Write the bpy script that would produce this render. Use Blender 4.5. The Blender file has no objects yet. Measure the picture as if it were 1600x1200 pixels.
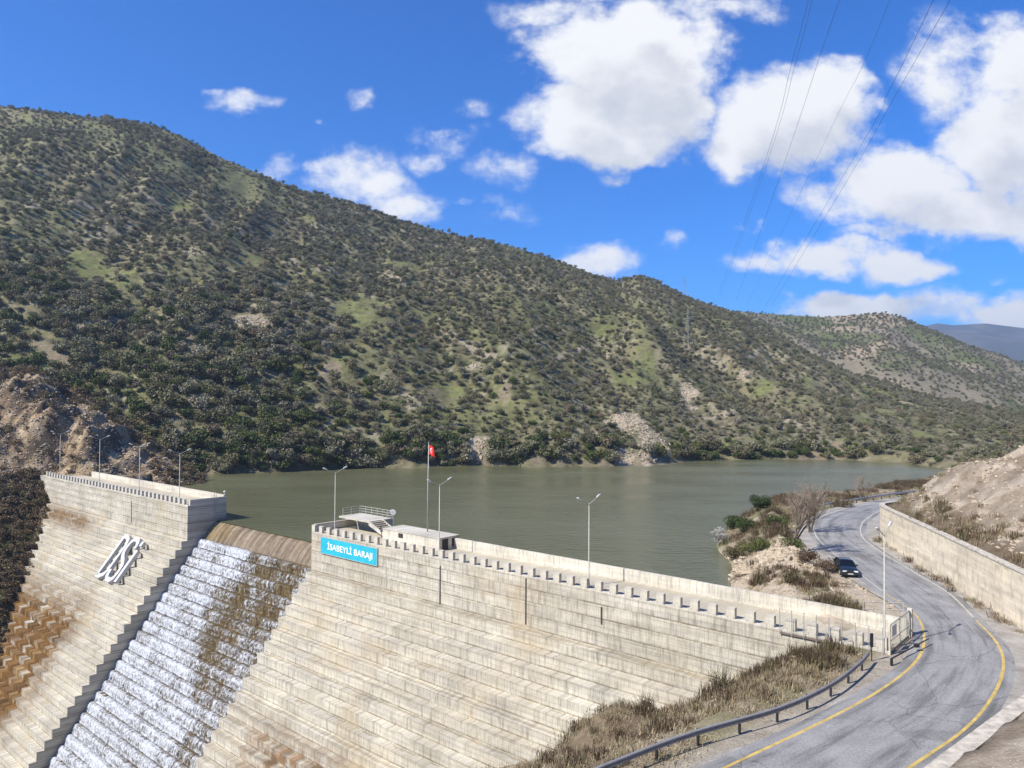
import bpy, math, random
import numpy as np
from mathutils import Vector, Matrix

random.seed(11)
rng = np.random.default_rng(11)
sc = bpy.context.scene
COL = sc.collection
PI = math.pi
R = math.radians

# ------------------------------------------------------------------ survey frame (metres; crest road of the dam = z 0)
FP = 1180.0; EYE = 18.057; PITCH = 0.0197939; ROLL = 0.0058637
_F = np.array([0, math.cos(PITCH), math.sin(PITCH)])
_R0 = np.array([1.0, 0, 0]); _U0 = np.cross(_R0, _F)
_R = _R0 * math.cos(ROLL) + _U0 * math.sin(ROLL)
_U = _U0 * math.cos(ROLL) - _R0 * math.sin(ROLL)
O = np.array([0, 0, EYE])
AX = np.array([-0.7514, 0.6598, 0]); NX = np.array([0.6598, 0.7514, 0])   # along the dam (to the left bank), upstream
def ray(x, y): return _F + _R * (x - 800) / FP - _U * (y - 600) / FP
def un(x, y, z=0.0):
    d = ray(x, y); return O + d * ((z - EYE) / d[2])
def at(x, y, D):
    d = ray(x, y); return O + d * (D / d[1])
def on_n(x, y, n):
    d = ray(x, y); X = O + d * ((n - O @ NX) / (d @ NX)); return X @ AX, X[2]
def on_s(x, y, s):
    d = ray(x, y); X = O + d * ((s - O @ AX) / (d @ AX)); return X @ NX, X[2]
def dw(s, n, z=0.0): return Vector(AX * s + NX * n + np.array([0, 0, z]))
DAM_ROT = math.atan2(-0.6598, 0.7514)

# ------------------------------------------------------------------ noise
def _h(ix, iy, seed):
    n = (ix.astype(np.int64) * 374761393 + iy.astype(np.int64) * 668265263 + seed * 1442695041) & 0xffffffff
    n = ((n ^ (n >> 13)) * 1274126177) & 0xffffffff
    n = (n ^ (n >> 16)) & 0xffffffff
    return n.astype(np.float64) / 4294967295.0
def vn(x, y, seed=0):
    x = np.asarray(x, float); y = np.asarray(y, float)
    ix = np.floor(x); iy = np.floor(y); fx = x - ix; fy = y - iy
    fx = fx * fx * (3 - 2 * fx); fy = fy * fy * (3 - 2 * fy)
    a = _h(ix, iy, seed); b = _h(ix + 1, iy, seed); c = _h(ix, iy + 1, seed); d = _h(ix + 1, iy + 1, seed)
    return (a + (b - a) * fx) * (1 - fy) + (c + (d - c) * fx) * fy
def fbm(x, y, o=4, seed=0):
    r = 0; a = 0.5; t = 0
    for k in range(o):
        r = r + a * vn(np.asarray(x) * 2 ** k + 17.3 * k, np.asarray(y) * 2 ** k - 9.1 * k, seed + k); t += a; a *= 0.5
    return r / t
def ridged(x, y, o=4, seed=0):
    r = 0; a = 0.5; t = 0
    for k in range(o):
        r = r + a * (1 - np.abs(2 * vn(np.asarray(x) * 2 ** k, np.asarray(y) * 2 ** k, seed + k) - 1)); t += a; a *= 0.5
    return r / t
def sst(a, b, x):
    t = np.clip((np.asarray(x, float) - a) / (b - a), 0, 1); return t * t * (3 - 2 * t)

# ------------------------------------------------------------------ object helpers
def link(name, me, mats=(), parent=None, smooth=False):
    for m in (mats if isinstance(mats, (list, tuple)) else [mats]):
        if m: me.materials.append(m)
    if smooth and len(me.polygons): me.polygons.foreach_set('use_smooth', [True] * len(me.polygons))
    o = bpy.data.objects.new(name, me); COL.objects.link(o)
    if parent: o.parent = parent
    return o
def tag(o, label=None, cat=None, group=None, kind=None):
    if label: o['label'] = label
    if cat: o['category'] = cat
    if group: o['group'] = group
    if kind: o['kind'] = kind
    return o
def thing(name, label, cat, loc=(0, 0, 0), rz=0.0, group=None):
    o = bpy.data.objects.new(name, None); COL.objects.link(o)
    o.location = loc; o.rotation_euler = (0, 0, rz); o.empty_display_size = 0.3
    return tag(o, label, cat, group)
def copy_tree(o, parent=None):
    c = o.copy(); COL.objects.link(c)
    if parent: c.parent = parent
    for ch in list(o.children): copy_tree(ch, c)
    return c
def np_mesh(name, V, Fc, uv=None):
    V = np.asarray(V, np.float32); Fc = np.asarray(Fc, np.int32)
    me = bpy.data.meshes.new(name); k = Fc.shape[1]
    me.vertices.add(len(V)); me.vertices.foreach_set('co', V.ravel())
    me.loops.add(Fc.size); me.loops.foreach_set('vertex_index', Fc.ravel())
    me.polygons.add(len(Fc)); me.polygons.foreach_set('loop_start', np.arange(0, Fc.size, k, dtype=np.int32))
    me.update(calc_edges=True); me.validate()
    if uv is not None:
        l = me.uv_layers.new(name='UVMap'); l.data.foreach_set('uv', np.asarray(uv, np.float32)[Fc.ravel()].ravel())
    return me
def set_col(me, C, name='col'):
    a = me.color_attributes.new(name, 'FLOAT_COLOR', 'POINT')
    C = np.asarray(C, np.float32)
    if C.shape[1] == 3: C = np.concatenate([C, np.ones((len(C), 1), np.float32)], 1)
    a.data.foreach_set('color', C.ravel())
def gfaces(nu, nv):   # grid index i*nv + j
    i, j = np.meshgrid(np.arange(nu - 1), np.arange(nv - 1), indexing='ij')
    a = (i * nv + j).ravel(); return np.stack([a, a + nv, a + nv + 1, a + 1], 1)
class MB:
    def __init__(s): s.v = []; s.f = []; s.m = []
    def add(s, V, F, mi=0):
        b = len(s.v); s.v += [tuple(map(float, p)) for p in V]; s.f += [tuple(b + i for i in f) for f in F]; s.m += [mi] * len(F)
    def box(s, lo, hi, mi=0):
        x0, y0, z0 = lo; x1, y1, z1 = hi
        s.add([(x0, y0, z0), (x1, y0, z0), (x1, y1, z0), (x0, y1, z0), (x0, y0, z1), (x1, y0, z1), (x1, y1, z1), (x0, y1, z1)],
              [(0, 3, 2, 1), (4, 5, 6, 7), (0, 1, 5, 4), (1, 2, 6, 5), (2, 3, 7, 6), (3, 0, 4, 7)], mi)
    def tube(s, pts, r, sides=6, mi=0, cap=True):
        pts = [Vector(p) for p in pts]; rr = r if isinstance(r, (list, tuple)) else [r] * len(pts); rings = []
        for i, p in enumerate(pts):
            d = (pts[min(i + 1, len(pts) - 1)] - pts[max(i - 1, 0)])
            d = d.normalized() if d.length > 1e-9 else Vector((0, 0, 1))
            u = d.cross(Vector((0, 0, 1)) if abs(d.z) < 0.95 else Vector((1, 0, 0))).normalized(); w = d.cross(u)
            rings.append([p + (u * math.cos(2 * PI * k / sides) + w * math.sin(2 * PI * k / sides)) * rr[i] for k in range(sides)])
        V = [q for g in rings for q in g]; F = []
        for i in range(len(pts) - 1):
            for k in range(sides):
                a = i * sides + k; b = i * sides + (k + 1) % sides; F.append((a, b, b + sides, a + sides))
        if cap: F.append(tuple(range(sides))[::-1]); F.append(tuple((len(pts) - 1) * sides + k for k in range(sides)))
        s.add(V, F, mi)
    def sweep(s, pts, prof, mi=0, closed=True, up=(0, 0, 1)):      # prof: (side, up) pairs
        pts = [Vector(p) for p in pts]; n = len(prof); V = []
        for i, p in enumerate(pts):
            d = (pts[min(i + 1, len(pts) - 1)] - pts[max(i - 1, 0)]); d.z = 0; d.normalize()
            sd = Vector((d.y, -d.x, 0))
            V += [p + sd * a + Vector((0, 0, b)) for a, b in prof]
        F = []
        for i in range(len(pts) - 1):
            for k in range(n if closed else n - 1):
                a = i * n + k; b = i * n + (k + 1) % n; F.append((a, b, b + n, a + n))
        if closed: F.append(tuple(range(n))[::-1]); F.append(tuple((len(pts) - 1) * n + k for k in range(n)))
        s.add(V, F, mi)
    def build(s, name, mats, parent=None, smooth=False):
        me = bpy.data.meshes.new(name); me.from_pydata(s.v, [], s.f)
        if any(s.m): me.polygons.foreach_set('material_index', s.m)
        me.update(); return link(name, me, mats, parent, smooth)
def catmull(P, n):
    P = [np.asarray(p, float) for p in P]; P = [2 * P[0] - P[1]] + P + [2 * P[-1] - P[-2]]; out = []
    for i in range(1, len(P) - 2):
        for t in np.linspace(0, 1, 24, endpoint=False):
            a, b, c, d = P[i - 1], P[i], P[i + 1], P[i + 2]
            out.append(0.5 * (2 * b + (c - a) * t + (2 * a - 5 * b + 4 * c - d) * t ** 2 + (3 * b - a - 3 * c + d) * t ** 3))
    out.append(P[-2]); out = np.array(out)
    L = np.concatenate([[0], np.cumsum(np.linalg.norm(np.diff(out, axis=0), axis=1))])
    q = np.linspace(0, L[-1], n); return np.stack([np.interp(q, L, out[:, k]) for k in range(out.shape[1])], 1)
def poly_dist(x, y, P):    # signed distance to a polyline (+ on the right of its direction)
    best = np.full(np.shape(x), 1e9); sg = np.ones(np.shape(x))
    for (ax, ay), (bx, by) in zip(P[:-1], P[1:]):
        dx, dy = bx - ax, by - ay; L = dx * dx + dy * dy
        t = np.clip(((x - ax) * dx + (y - ay) * dy) / L, 0, 1)
        d = np.hypot(x - ax - t * dx, y - ay - t * dy); c = dx * (y - ay) - dy * (x - ax)
        m = d < best - 1e-9; best = np.where(m, d, best); sg = np.where(m, np.where(c < 0, 1.0, -1.0), sg)
    return best * sg

# ------------------------------------------------------------------ materials
def nd(nt, t, **kw):
    n = nt.nodes.new(t)
    for k, v in kw.items():
        if k.startswith('i_'):
            key = k[2:]; n.inputs[int(key) if key.isdigit() else key].default_value = v
        else: setattr(n, k, v)
    return n
class MT:
    def __init__(s, name, rough=0.85, spec=0.3, metal=0.0, color=None):
        s.m = bpy.data.materials.new(name); s.m.use_nodes = True; s.nt = s.m.node_tree
        s.b = s.nt.nodes['Principled BSDF']; s.out = s.nt.nodes['Material Output']
        s.b.inputs['Roughness'].default_value = rough; s.b.inputs['Specular IOR Level'].default_value = spec; s.b.inputs['Metallic'].default_value = metal
        if color: s.b.inputs['Base Color'].default_value = (*color, 1)
        s.tc = None
    def n(s, t, **kw): return nd(s.nt, t, **kw)
    def l(s, a, b): s.nt.links.new(a, b)
    def co(s, which='Object', scale=None):
        if s.tc is None: s.tc = s.n('ShaderNodeTexCoord')
        o = s.tc.outputs[which]
        if scale is not None:
            mp = s.n('ShaderNodeMapping'); mp.inputs['Scale'].default_value = scale; s.l(o, mp.inputs[0]); o = mp.outputs[0]
        return o
    def noise(s, scale=1.0, detail=4, rough=0.55, co=None, vscale=None, which='Object', dist=0.0):
        t = s.n('ShaderNodeTexNoise'); t.inputs['Scale'].default_value = scale; t.inputs['Detail'].default_value = detail
        t.inputs['Roughness'].default_value = rough; t.inputs['Distortion'].default_value = dist
        s.l(co if co is not None else s.co(which, vscale), t.inputs['Vector']); return t.outputs['Fac']
    def ramp(s, fac, stops):
        r = s.n('ShaderNodeValToRGB'); e = r.color_ramp.elements
        while len(e) < len(stops): e.new(0.5)
        for q, (p, c) in zip(e, stops): q.position = p; q.color = (*c, 1) if not isinstance(c, (int, float)) else (c, c, c, 1)
        s.l(fac, r.inputs[0]); return r.outputs[0]
    def mix(s, fac, a, b, mode='MIX'):
        x = s.n('ShaderNodeMix', data_type='RGBA', blend_type=mode)
        for v, i in ((fac, 0), (a, 6), (b, 7)):
            if hasattr(v, 'is_linked') or hasattr(v, 'links'): s.l(v, x.inputs[i])
            else: x.inputs[i].default_value = v if i == 0 else (*v, 1)
        return x.outputs[2]
    def math(s, op, a, b=0.0, c=0.0, clamp=False):
        x = s.n('ShaderNodeMath', operation=op, use_clamp=clamp)
        for i, v in enumerate((a, b, c)):
            if hasattr(v, 'links'): s.l(v, x.inputs[i])
            else: x.inputs[i].default_value = v
        return x.outputs[0]
    def maprange(s, v, a, b, c=0.0, d=1.0):
        x = s.n('ShaderNodeMapRange'); s.l(v, x.inputs[0])
        for i, q in enumerate((a, b, c, d)): x.inputs[i + 1].default_value = q
        return x.outputs[0]
    def col(s, c): s.l(c, s.b.inputs['Base Color'])
    def bump(s, h, strength=0.5, dist=0.1):
        b = s.n('ShaderNodeBump'); b.inputs['Strength'].default_value = strength; b.inputs['Distance'].default_value = dist
        s.l(h, b.inputs['Height']); s.l(b.outputs[0], s.b.inputs['Normal'])
def simple(name, color, rough=0.6, metal=0.0, var=0.15, scale=3.0, spec=0.4):
    t = MT(name, rough, spec, metal); n = t.noise(scale, 4)
    t.col(t.ramp(n, [(0.3, tuple(c * (1 - var) for c in color)), (0.7, tuple(min(1, c * (1 + var)) for c in color))])); return t.m

def m_terrain(name, fine=1.2, bump=0.6, bdist=0.3, lo=0.62, hi=1.35, spec=0.1):
    t = MT(name, 0.95, spec); a = t.n('ShaderNodeVertexColor'); a.layer_name = 'col'
    f1 = t.noise(fine, 6, 0.7); f2 = t.noise(fine * 7, 3, 0.6)
    k = t.math('ADD', t.math('MULTIPLY', f1, 0.6), t.math('MULTIPLY', f2, 0.4))
    c = t.mix(1.0, a.outputs[0], t.ramp(k, [(0.3, lo), (0.72, hi)]), 'MULTIPLY'); t.col(c)
    t.bump(k, bump, bdist); return t.m
M = {}
M['hill'] = m_terrain('hillside', 0.45, 0.9, 0.8, 0.45, 1.5)
M['ground'] = m_terrain('ground', 1.1, 0.8, 0.25, 0.5, 1.5)
M['rock'] = m_terrain('rock', 0.55, 1.0, 0.9, 0.4, 1.55)
M['white_paint'] = simple('white_paint', (0.50, 0.50, 0.48), 0.6)
M['galv'] = simple('galvanised_steel', (0.52, 0.53, 0.54), 0.45, 0.6)
M['galv_light'] = simple('pale_steel', (0.42, 0.41, 0.35), 0.5, 0.1)
M['dark_metal'] = simple('dark_metal', (0.035, 0.035, 0.04), 0.5, 0.3)
M['lamp_white'] = simple('lamp_white', (0.55, 0.55, 0.52), 0.4)
M['bark'] = simple('bark', (0.10, 0.075, 0.055), 0.9, 0, 0.3, 6)
M['twig'] = simple('twig', (0.255, 0.20, 0.145), 0.9, 0, 0.3, 4)
M['yellow'] = simple('yellow_road_paint', (0.50, 0.355, 0.10), 0.7, 0, 0.25, 1.5)
M['pale_yellow'] = simple('worn_road_paint', (0.44, 0.41, 0.33), 0.7, 0, 0.25, 1.5)
M['red'] = simple('red_cloth', (0.62, 0.02, 0.015), 0.8)
M['white_cloth'] = simple('white_cloth', (0.8, 0.8, 0.8), 0.8)
M['turquoise'] = simple('turquoise_sign', (0.03, 0.42, 0.53), 0.5, 0, 0.12, 1.0)
M['rubber'] = simple('rubber', (0.02, 0.02, 0.02), 0.8)
M['car_paint'] = MT('car_paint', 0.22, 0.6, 0.0, (0.012, 0.016, 0.016)).m
M['car_paint'].node_tree.nodes['Principled BSDF'].inputs['Coat Weight'].default_value = 0.6
M['glass'] = MT('tinted_glass', 0.06, 0.6, 0.0, (0.006, 0.007, 0.009)).m
M['headlight'] = MT('headlight', 0.15, 0.6, 0.0, (0.75, 0.76, 0.76)).m
M['rim'] = simple('wheel_rim', (0.6, 0.6, 0.6), 0.35, 0.5)
M['interior'] = simple('dark_opening', (0.05, 0.042, 0.035), 0.9)

def m_concrete(name, base=((0.47, 0.432, 0.352), (0.60, 0.565, 0.48)), stain=True, streak=0.42):
    t = MT(name, 0.9, 0.2)
    s0 = t.n('ShaderNodeSeparateXYZ'); t.l(t.co('Object'), s0.inputs[0])
    of0 = t.math('MULTIPLY', t.math('GREATER_THAN', -105.0, s0.outputs[0]), 0.5)
    ix = t.math('FLOOR', t.math('DIVIDE', t.math('ADD', t.math('ADD', s0.outputs[2], 5.2 + 130.0 - 0.2), of0), 1.3))
    cs = t.n('ShaderNodeCombineXYZ'); t.l(t.math('ADD', s0.outputs[0], t.math('MULTIPLY', ix, 13.7)), cs.inputs[0]); t.l(s0.outputs[2], cs.inputs[2])
    def sc_(v):
        mp = t.n('ShaderNodeMapping'); mp.inputs['Scale'].default_value = v; t.l(cs.outputs[0], mp.inputs[0]); return mp.outputs[0]
    n1 = t.noise(0.16, 5, 0.6); c = t.ramp(n1, [(0.32, base[0]), (0.62, base[1])])
    st = t.noise(1.0, 5, 0.72, co=sc_((2.2, 1, 0.3)))                      # runs of dirt down the face
    c = t.mix(1.0, c, t.ramp(st, [(0.33, 1 - streak), (0.50, 1.0), (0.75, 1.10)]), 'MULTIPLY')
    st2 = t.noise(1.0, 3, 0.6, co=sc_((7.0, 1, 0.4)))
    c = t.mix(1.0, c, t.ramp(st2, [(0.32, 0.74), (0.5, 1.0)]), 'MULTIPLY')
    sh = t.noise(1.0, 4, 0.6, vscale=(0.12, 0.12, 1.7))                      # lift to lift tone
    c = t.mix(1.0, c, t.ramp(sh, [(0.34, (0.80, 0.79, 0.77)), (0.64, (1.08, 1.06, 1.0))]), 'MULTIPLY')
    sx = t.n('ShaderNodeSeparateXYZ'); t.l(t.co('Object'), sx.inputs[0])
    if stain:
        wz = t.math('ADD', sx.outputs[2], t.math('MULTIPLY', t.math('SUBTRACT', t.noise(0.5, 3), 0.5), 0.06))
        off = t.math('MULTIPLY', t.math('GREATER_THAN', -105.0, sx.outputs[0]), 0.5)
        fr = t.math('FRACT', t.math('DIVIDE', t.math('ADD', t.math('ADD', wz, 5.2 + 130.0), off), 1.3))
        step_line = t.math('MAXIMUM', t.math('MULTIPLY', t.maprange(fr, 0.07, 0.10, 0, 1), t.maprange(fr, 0.13, 0.24, 1, 0)), t.math('MULTIPLY', t.maprange(fr, 0.86, 0.90, 0, .55), t.maprange(fr, 0.93, 0.95, 1, 0)))  # darker line at each riser foot and a thinner one under its nosing
        step_line = t.math('MULTIPLY', step_line, t.maprange(t.noise(1.0, 4, 0.7, vscale=(.5, .5, .8)), 0.36, 0.58, 0.22, 0.85), clamp=True)
        c = t.mix(step_line, c, (0.15, 0.112, 0.068))
        br = t.n('ShaderNodeTexBrick'); br.offset = 0.5; br.inputs['Scale'].default_value = 1.0; br.inputs['Mortar Size'].default_value = 0.018; br.inputs['Brick Width'].default_value = 2.4; br.inputs['Row Height'].default_value = 0.65
        br.inputs['Color1'].default_value = (1, 1, 1, 1); br.inputs['Color2'].default_value = (.88, .87, .85, 1); br.inputs['Mortar'].default_value = (.62, .58, .52, 1)
        cbx = t.n('ShaderNodeCombineXYZ'); t.l(sx.outputs[0], cbx.inputs[0]); t.l(wz, cbx.inputs[1]); t.l(cbx.outputs[0], br.inputs['Vector'])
        c = t.mix(.8, c, br.outputs['Color'], 'MULTIPLY')
        # rust coloured seepage: left foot of the left block and a wet seam low on the right block
        n3 = t.noise(0.40, 6, 0.65, co=sc_((.8, 1, .6))); xw = t.math('ADD', sx.outputs[0], t.math('MULTIPLY', t.math('SUBTRACT', t.noise(0.12, 4, 0.6, vscale=(1, .02, 1)), 0.5), 26.0))
        left = t.math('MULTIPLY', t.maprange(xw, -134, -143, 0, 1), t.maprange(sx.outputs[2], -15, -22, 0, 1.3))
        left2 = t.math('MULTIPLY', t.maprange(sx.outputs[0], -157, -164, 0, 1), t.math('MULTIPLY', t.maprange(sx.outputs[2], -5.0, -6.5, 0, .8), t.maprange(sx.outputs[2], -9.5, -7.5, 0, 1)))
        lm = t.math('MAXIMUM', left, left2)
        k = t.math('MULTIPLY', lm, t.maprange(n3, 0.34, 0.50, 0, 1), clamp=True)
        c = t.mix(k, c, t.ramp(t.noise(0.6, 5, 0.7, co=sc_((1.2, 1, .7))), [(0.36, (0.045, 0.027, 0.012)), (0.48, (0.135, 0.066, 0.018)), (0.58, (0.215, 0.120, 0.036)), (0.72, (0.40, 0.30, 0.16))]))
        seam = t.math('SUBTRACT', sx.outputs[2], t.math('MULTIPLY', t.math('ADD', sx.outputs[0], 84.0), -0.0))
        rm = t.math('MULTIPLY', t.maprange(sx.outputs[2], -18.2, -21, 0, 1), t.math('MULTIPLY', t.maprange(sx.outputs[0], -83, -79, 0, 1), t.maprange(sx.outputs[0], -55, -60, 0, 1)))
        k2 = t.math('MULTIPLY', rm, t.maprange(t.noise(0.5, 5, 0.65, co=sc_((.8, 1, .6))), 0.44, 0.58, 0, 0.85), clamp=True)
        c = t.mix(k2, c, t.ramp(t.noise(0.8, 4, co=sc_((2, 1, .5))), [(0.35, (0.07, 0.045, 0.02)), (0.6, (0.25, 0.12, 0.04)), (0.7, (0.42, 0.33, 0.2))]))
        ym = t.math('MULTIPLY', t.maprange(t.noise(0.13, 3), 0.54, 0.72, 0, 0.32), 1.0)
        c = t.mix(ym, c, (0.44, 0.33, 0.17))
    t.col(c); h = t.math('ADD', t.math('MULTIPLY', st2, 0.5), t.noise(2.5, 5)); t.bump(h, 0.6, 0.08); return t.m
M['concrete'] = m_concrete('rolled_concrete')
M['parapet'] = m_concrete('parapet_concrete', ((0.54, 0.50, 0.42), (0.64, 0.60, 0.51)), False, 0.3)
M['crest'] = m_concrete('crest_paving', ((0.43, 0.385, 0.295), (0.50, 0.455, 0.36)), False, 0.12)
M['retain'] = m_concrete('retaining_concrete', ((0.58, 0.505, 0.38), (0.65, 0.575, 0.45)), False, 0.2)
def m_wet():
    t = MT('wet_algae_concrete', 0.35, 0.5)
    c = t.ramp(t.noise(1.0, 5, 0.65, vscale=(1.6, 1.6, 0.35)), [(0.3, (0.035, 0.022, 0.008)), (0.5, (0.095, 0.062, 0.018)), (0.7, (0.20, 0.145, 0.06))])
    t.col(c); t.bump(t.noise(3, 4), 0.4, 0.08); return t.m
M['wet'] = m_wet()
def m_ogee():
    t = MT('wet_weir_crest', 0.3, 0.5)
    c = t.ramp(t.noise(1.0, 5, 0.62, vscale=(1.3, 0.10, 0.10)), [(0.28, (0.085, 0.055, 0.028)), (0.5, (0.20, 0.145, 0.075)), (0.72, (0.33, 0.27, 0.17))])
    c = t.mix(1.0, c, t.ramp(t.noise(1.5, 4), [(0.3, 0.75), (0.7, 1.2)]), 'MULTIPLY')
    t.col(c); t.bump(t.noise(1.0, 4, 0.6, vscale=(3, .4, .4)), 0.4, 0.06); return t.m
M['ogee'] = m_ogee()
def m_foam():
    t = MT('falling_foam', 0.6, 0.3); a = t.n('ShaderNodeVertexColor'); a.layer_name = 'foam'
    sp = t.n('ShaderNodeSeparateColor'); t.l(a.outputs[0], sp.inputs[0])
    f = t.noise(1.0, 5, 0.75, vscale=(9.5, 1.1, 1.1)); g = t.noise(1.0, 3, 0.6, vscale=(2.2, 3.0, 3.0))
    k = t.math('ADD', sp.outputs[0], t.math('MULTIPLY', t.math('SUBTRACT', t.math('ADD', t.math('MULTIPLY', f, .7), t.math('MULTIPLY', g, .3)), 0.5), 3.4))
    fine = t.noise(1.0, 3, 0.7, vscale=(16, .9, .9)); k = t.math('MULTIPLY', t.maprange(k, 0.40, 0.86, 0, 1), t.maprange(fine, 0.36, 0.60, 0.60, 1.0), clamp=True)
    t.col(t.ramp(g, [(0.3, (0.40, 0.42, 0.45)), (0.6, (0.62, 0.635, 0.65))]))
    tr = t.n('ShaderNodeBsdfTransparent'); mx = t.n('ShaderNodeMixShader')
    t.l(k, mx.inputs[0]); t.l(tr.outputs[0], mx.inputs[1]); t.l(t.b.outputs[0], mx.inputs[2]); t.l(mx.outputs[0], t.out.inputs[0])
    t.bump(f, 0.6, 0.15); return t.m
M['foam'] = m_foam()
def m_lake():
    t = MT('murky_lake', 0.2, 0.5)
    n = t.noise(0.012, 3, 0.5)
    t.col(t.ramp(n, [(0.3, (0.110, 0.110, 0.050)), (0.7, (0.130, 0.128, 0.064))]))
    w = t.noise(1.0, 5, 0.6, vscale=(0.55, 1.0, 1.0)); w2 = t.noise(1.0, 3, 0.5, vscale=(0.09, 0.16, 1))
    t.bump(t.math('ADD', w, w2), 0.5, 0.45); t.l(t.maprange(t.noise(1.0, 3, 0.5, vscale=(.02, .05, 1)), .35, .65, .08, .30), t.b.inputs['Roughness']); t.b.inputs['IOR'].default_value = 1.33; return t.m
M['lake'] = m_lake()
def m_asphalt():
    t = MT('old_asphalt', 0.9, 0.25)
    c = t.ramp(t.noise(0.35, 5, 0.6), [(0.3, (0.225, 0.218, 0.208)), (0.7, (0.31, 0.302, 0.288))])
    u = t.co('UV', (9.0, 0.11, 1)); lane = t.noise(1.0, 4, 0.6, co=u)           # worn and oily wheel tracks
    c = t.mix(1.0, c, t.ramp(lane, [(0.34, 0.58), (0.52, 1.0), (0.7, 1.1)]), 'MULTIPLY')
    cr = t.n('ShaderNodeTexVoronoi', feature='DISTANCE_TO_EDGE'); cr.inputs['Scale'].default_value = 0.16
    mp = t.noise(1.2, 3); ad = t.n('ShaderNodeVectorMath', operation='ADD'); t.l(t.co('Object'), ad.inputs[0])
    cb = t.n('ShaderNodeCombineXYZ'); t.l(mp, cb.inputs[0]); t.l(mp, cb.inputs[1]); t.l(cb.outputs[0], ad.inputs[1]); t.l(ad.outputs[0], cr.inputs['Vector'])
    c = t.mix(1.0, c, t.ramp(cr.outputs['Distance'], [(0.0, 0.55), (0.008, 1.0)]), 'MULTIPLY')
    pt = t.noise(0.16, 2, 0.4); c = t.mix(1.0, c, t.ramp(pt, [(0.405, 0.80), (0.415, 1.0)]), 'MULTIPLY')
    f = t.noise(14, 3, 0.8); c = t.mix(1.0, c, t.ramp(f, [(0.32, 0.62), (0.68, 1.34)]), 'MULTIPLY')
    t.col(c); t.bump(f, 0.6, 0.04); return t.m
M['asphalt'] = m_asphalt()
def m_gravel():
    t = MT('gravel', 0.95, 0.15); f = t.noise(9, 4, 0.8)
    c = t.ramp(t.noise(0.6, 5), [(0.3, (0.26, 0.23, 0.19)), (0.7, (0.44, 0.41, 0.36))])
    t.col(t.mix(1.0, c, t.ramp(f, [(0.3, 0.6), (0.7, 1.35)]), 'MULTIPLY')); t.bump(f, 0.8, 0.08); return t.m
M['gravel'] = m_gravel()
def m_leaf(name, stops, spread=0.5):
    t = MT(name, 0.75, 0.2); oi = t.n('ShaderNodeObjectInfo')
    c = t.ramp(oi.outputs['Random'], stops)
    f = t.noise(2.2, 4, 0.7)
    c = t.mix(1.0, c, t.ramp(f, [(0.32, 1 - spread), (0.5, 1.0), (0.72, 1 + spread * 1.6)]), 'MULTIPLY')
    t.col(c)
    tl = t.n('ShaderNodeBsdfTranslucent'); t.l(c, tl.inputs[0]); mx = t.n('ShaderNodeMixShader'); mx.inputs[0].default_value = 0.12
    t.l(t.b.outputs[0], mx.inputs[1]); t.l(tl.outputs[0], mx.inputs[2]); t.l(mx.outputs[0], t.out.inputs[0]); return t.m
M['olive_leaf'] = m_leaf('olive_leaves', [(0.0, (0.108, 0.106, 0.048)), (0.2, (0.190, 0.178, 0.100)), (0.4, (0.250, 0.228, 0.145)), (0.55, (0.140, 0.140, 0.056)), (0.68, (0.205, 0.158, 0.098)), (0.8, (0.165, 0.172, 0.072)), (0.9, (0.285, 0.255, 0.175)), (1.0, (0.125, 0.108, 0.066))], .6)
M['shrub_leaf'] = m_leaf('shrub_leaves', [(0.0, (0.050, 0.072, 0.020)), (0.4, (0.082, 0.102, 0.028)), (0.7, (0.115, 0.124, 0.036)), (1.0, (0.14, 0.115, 0.065))])
M['green_leaf'] = m_leaf('green_leaves', [(0.0, (0.035, 0.058, 0.018)), (1.0, (0.06, 0.085, 0.025))])
M['blossom'] = m_leaf('white_blossom', [(0.0, (0.40, 0.385, 0.33)), (1.0, (0.46, 0.44, 0.38))], 0.3)
M['dry_grass'] = m_leaf('dry_grass', [(0.0, (0.17, 0.125, 0.075)), (0.45, (0.28, 0.215, 0.13)), (0.75, (0.36, 0.295, 0.18)), (1.0, (0.20, 0.19, 0.08))], 0.35)
M['turf'] = m_leaf('dry_turf', [(0.0, (0.21, 0.165, 0.10)), (0.5, (0.31, 0.25, 0.16)), (0.8, (0.37, 0.31, 0.21)), (1.0, (0.22, 0.20, 0.085))], 0.35)
M['scrub'] = m_leaf('dark_scrub', [(0.0, (0.095, 0.062, 0.038)), (0.5, (0.150, 0.105, 0.062)), (1.0, (0.115, 0.105, 0.048))], 0.4)

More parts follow.
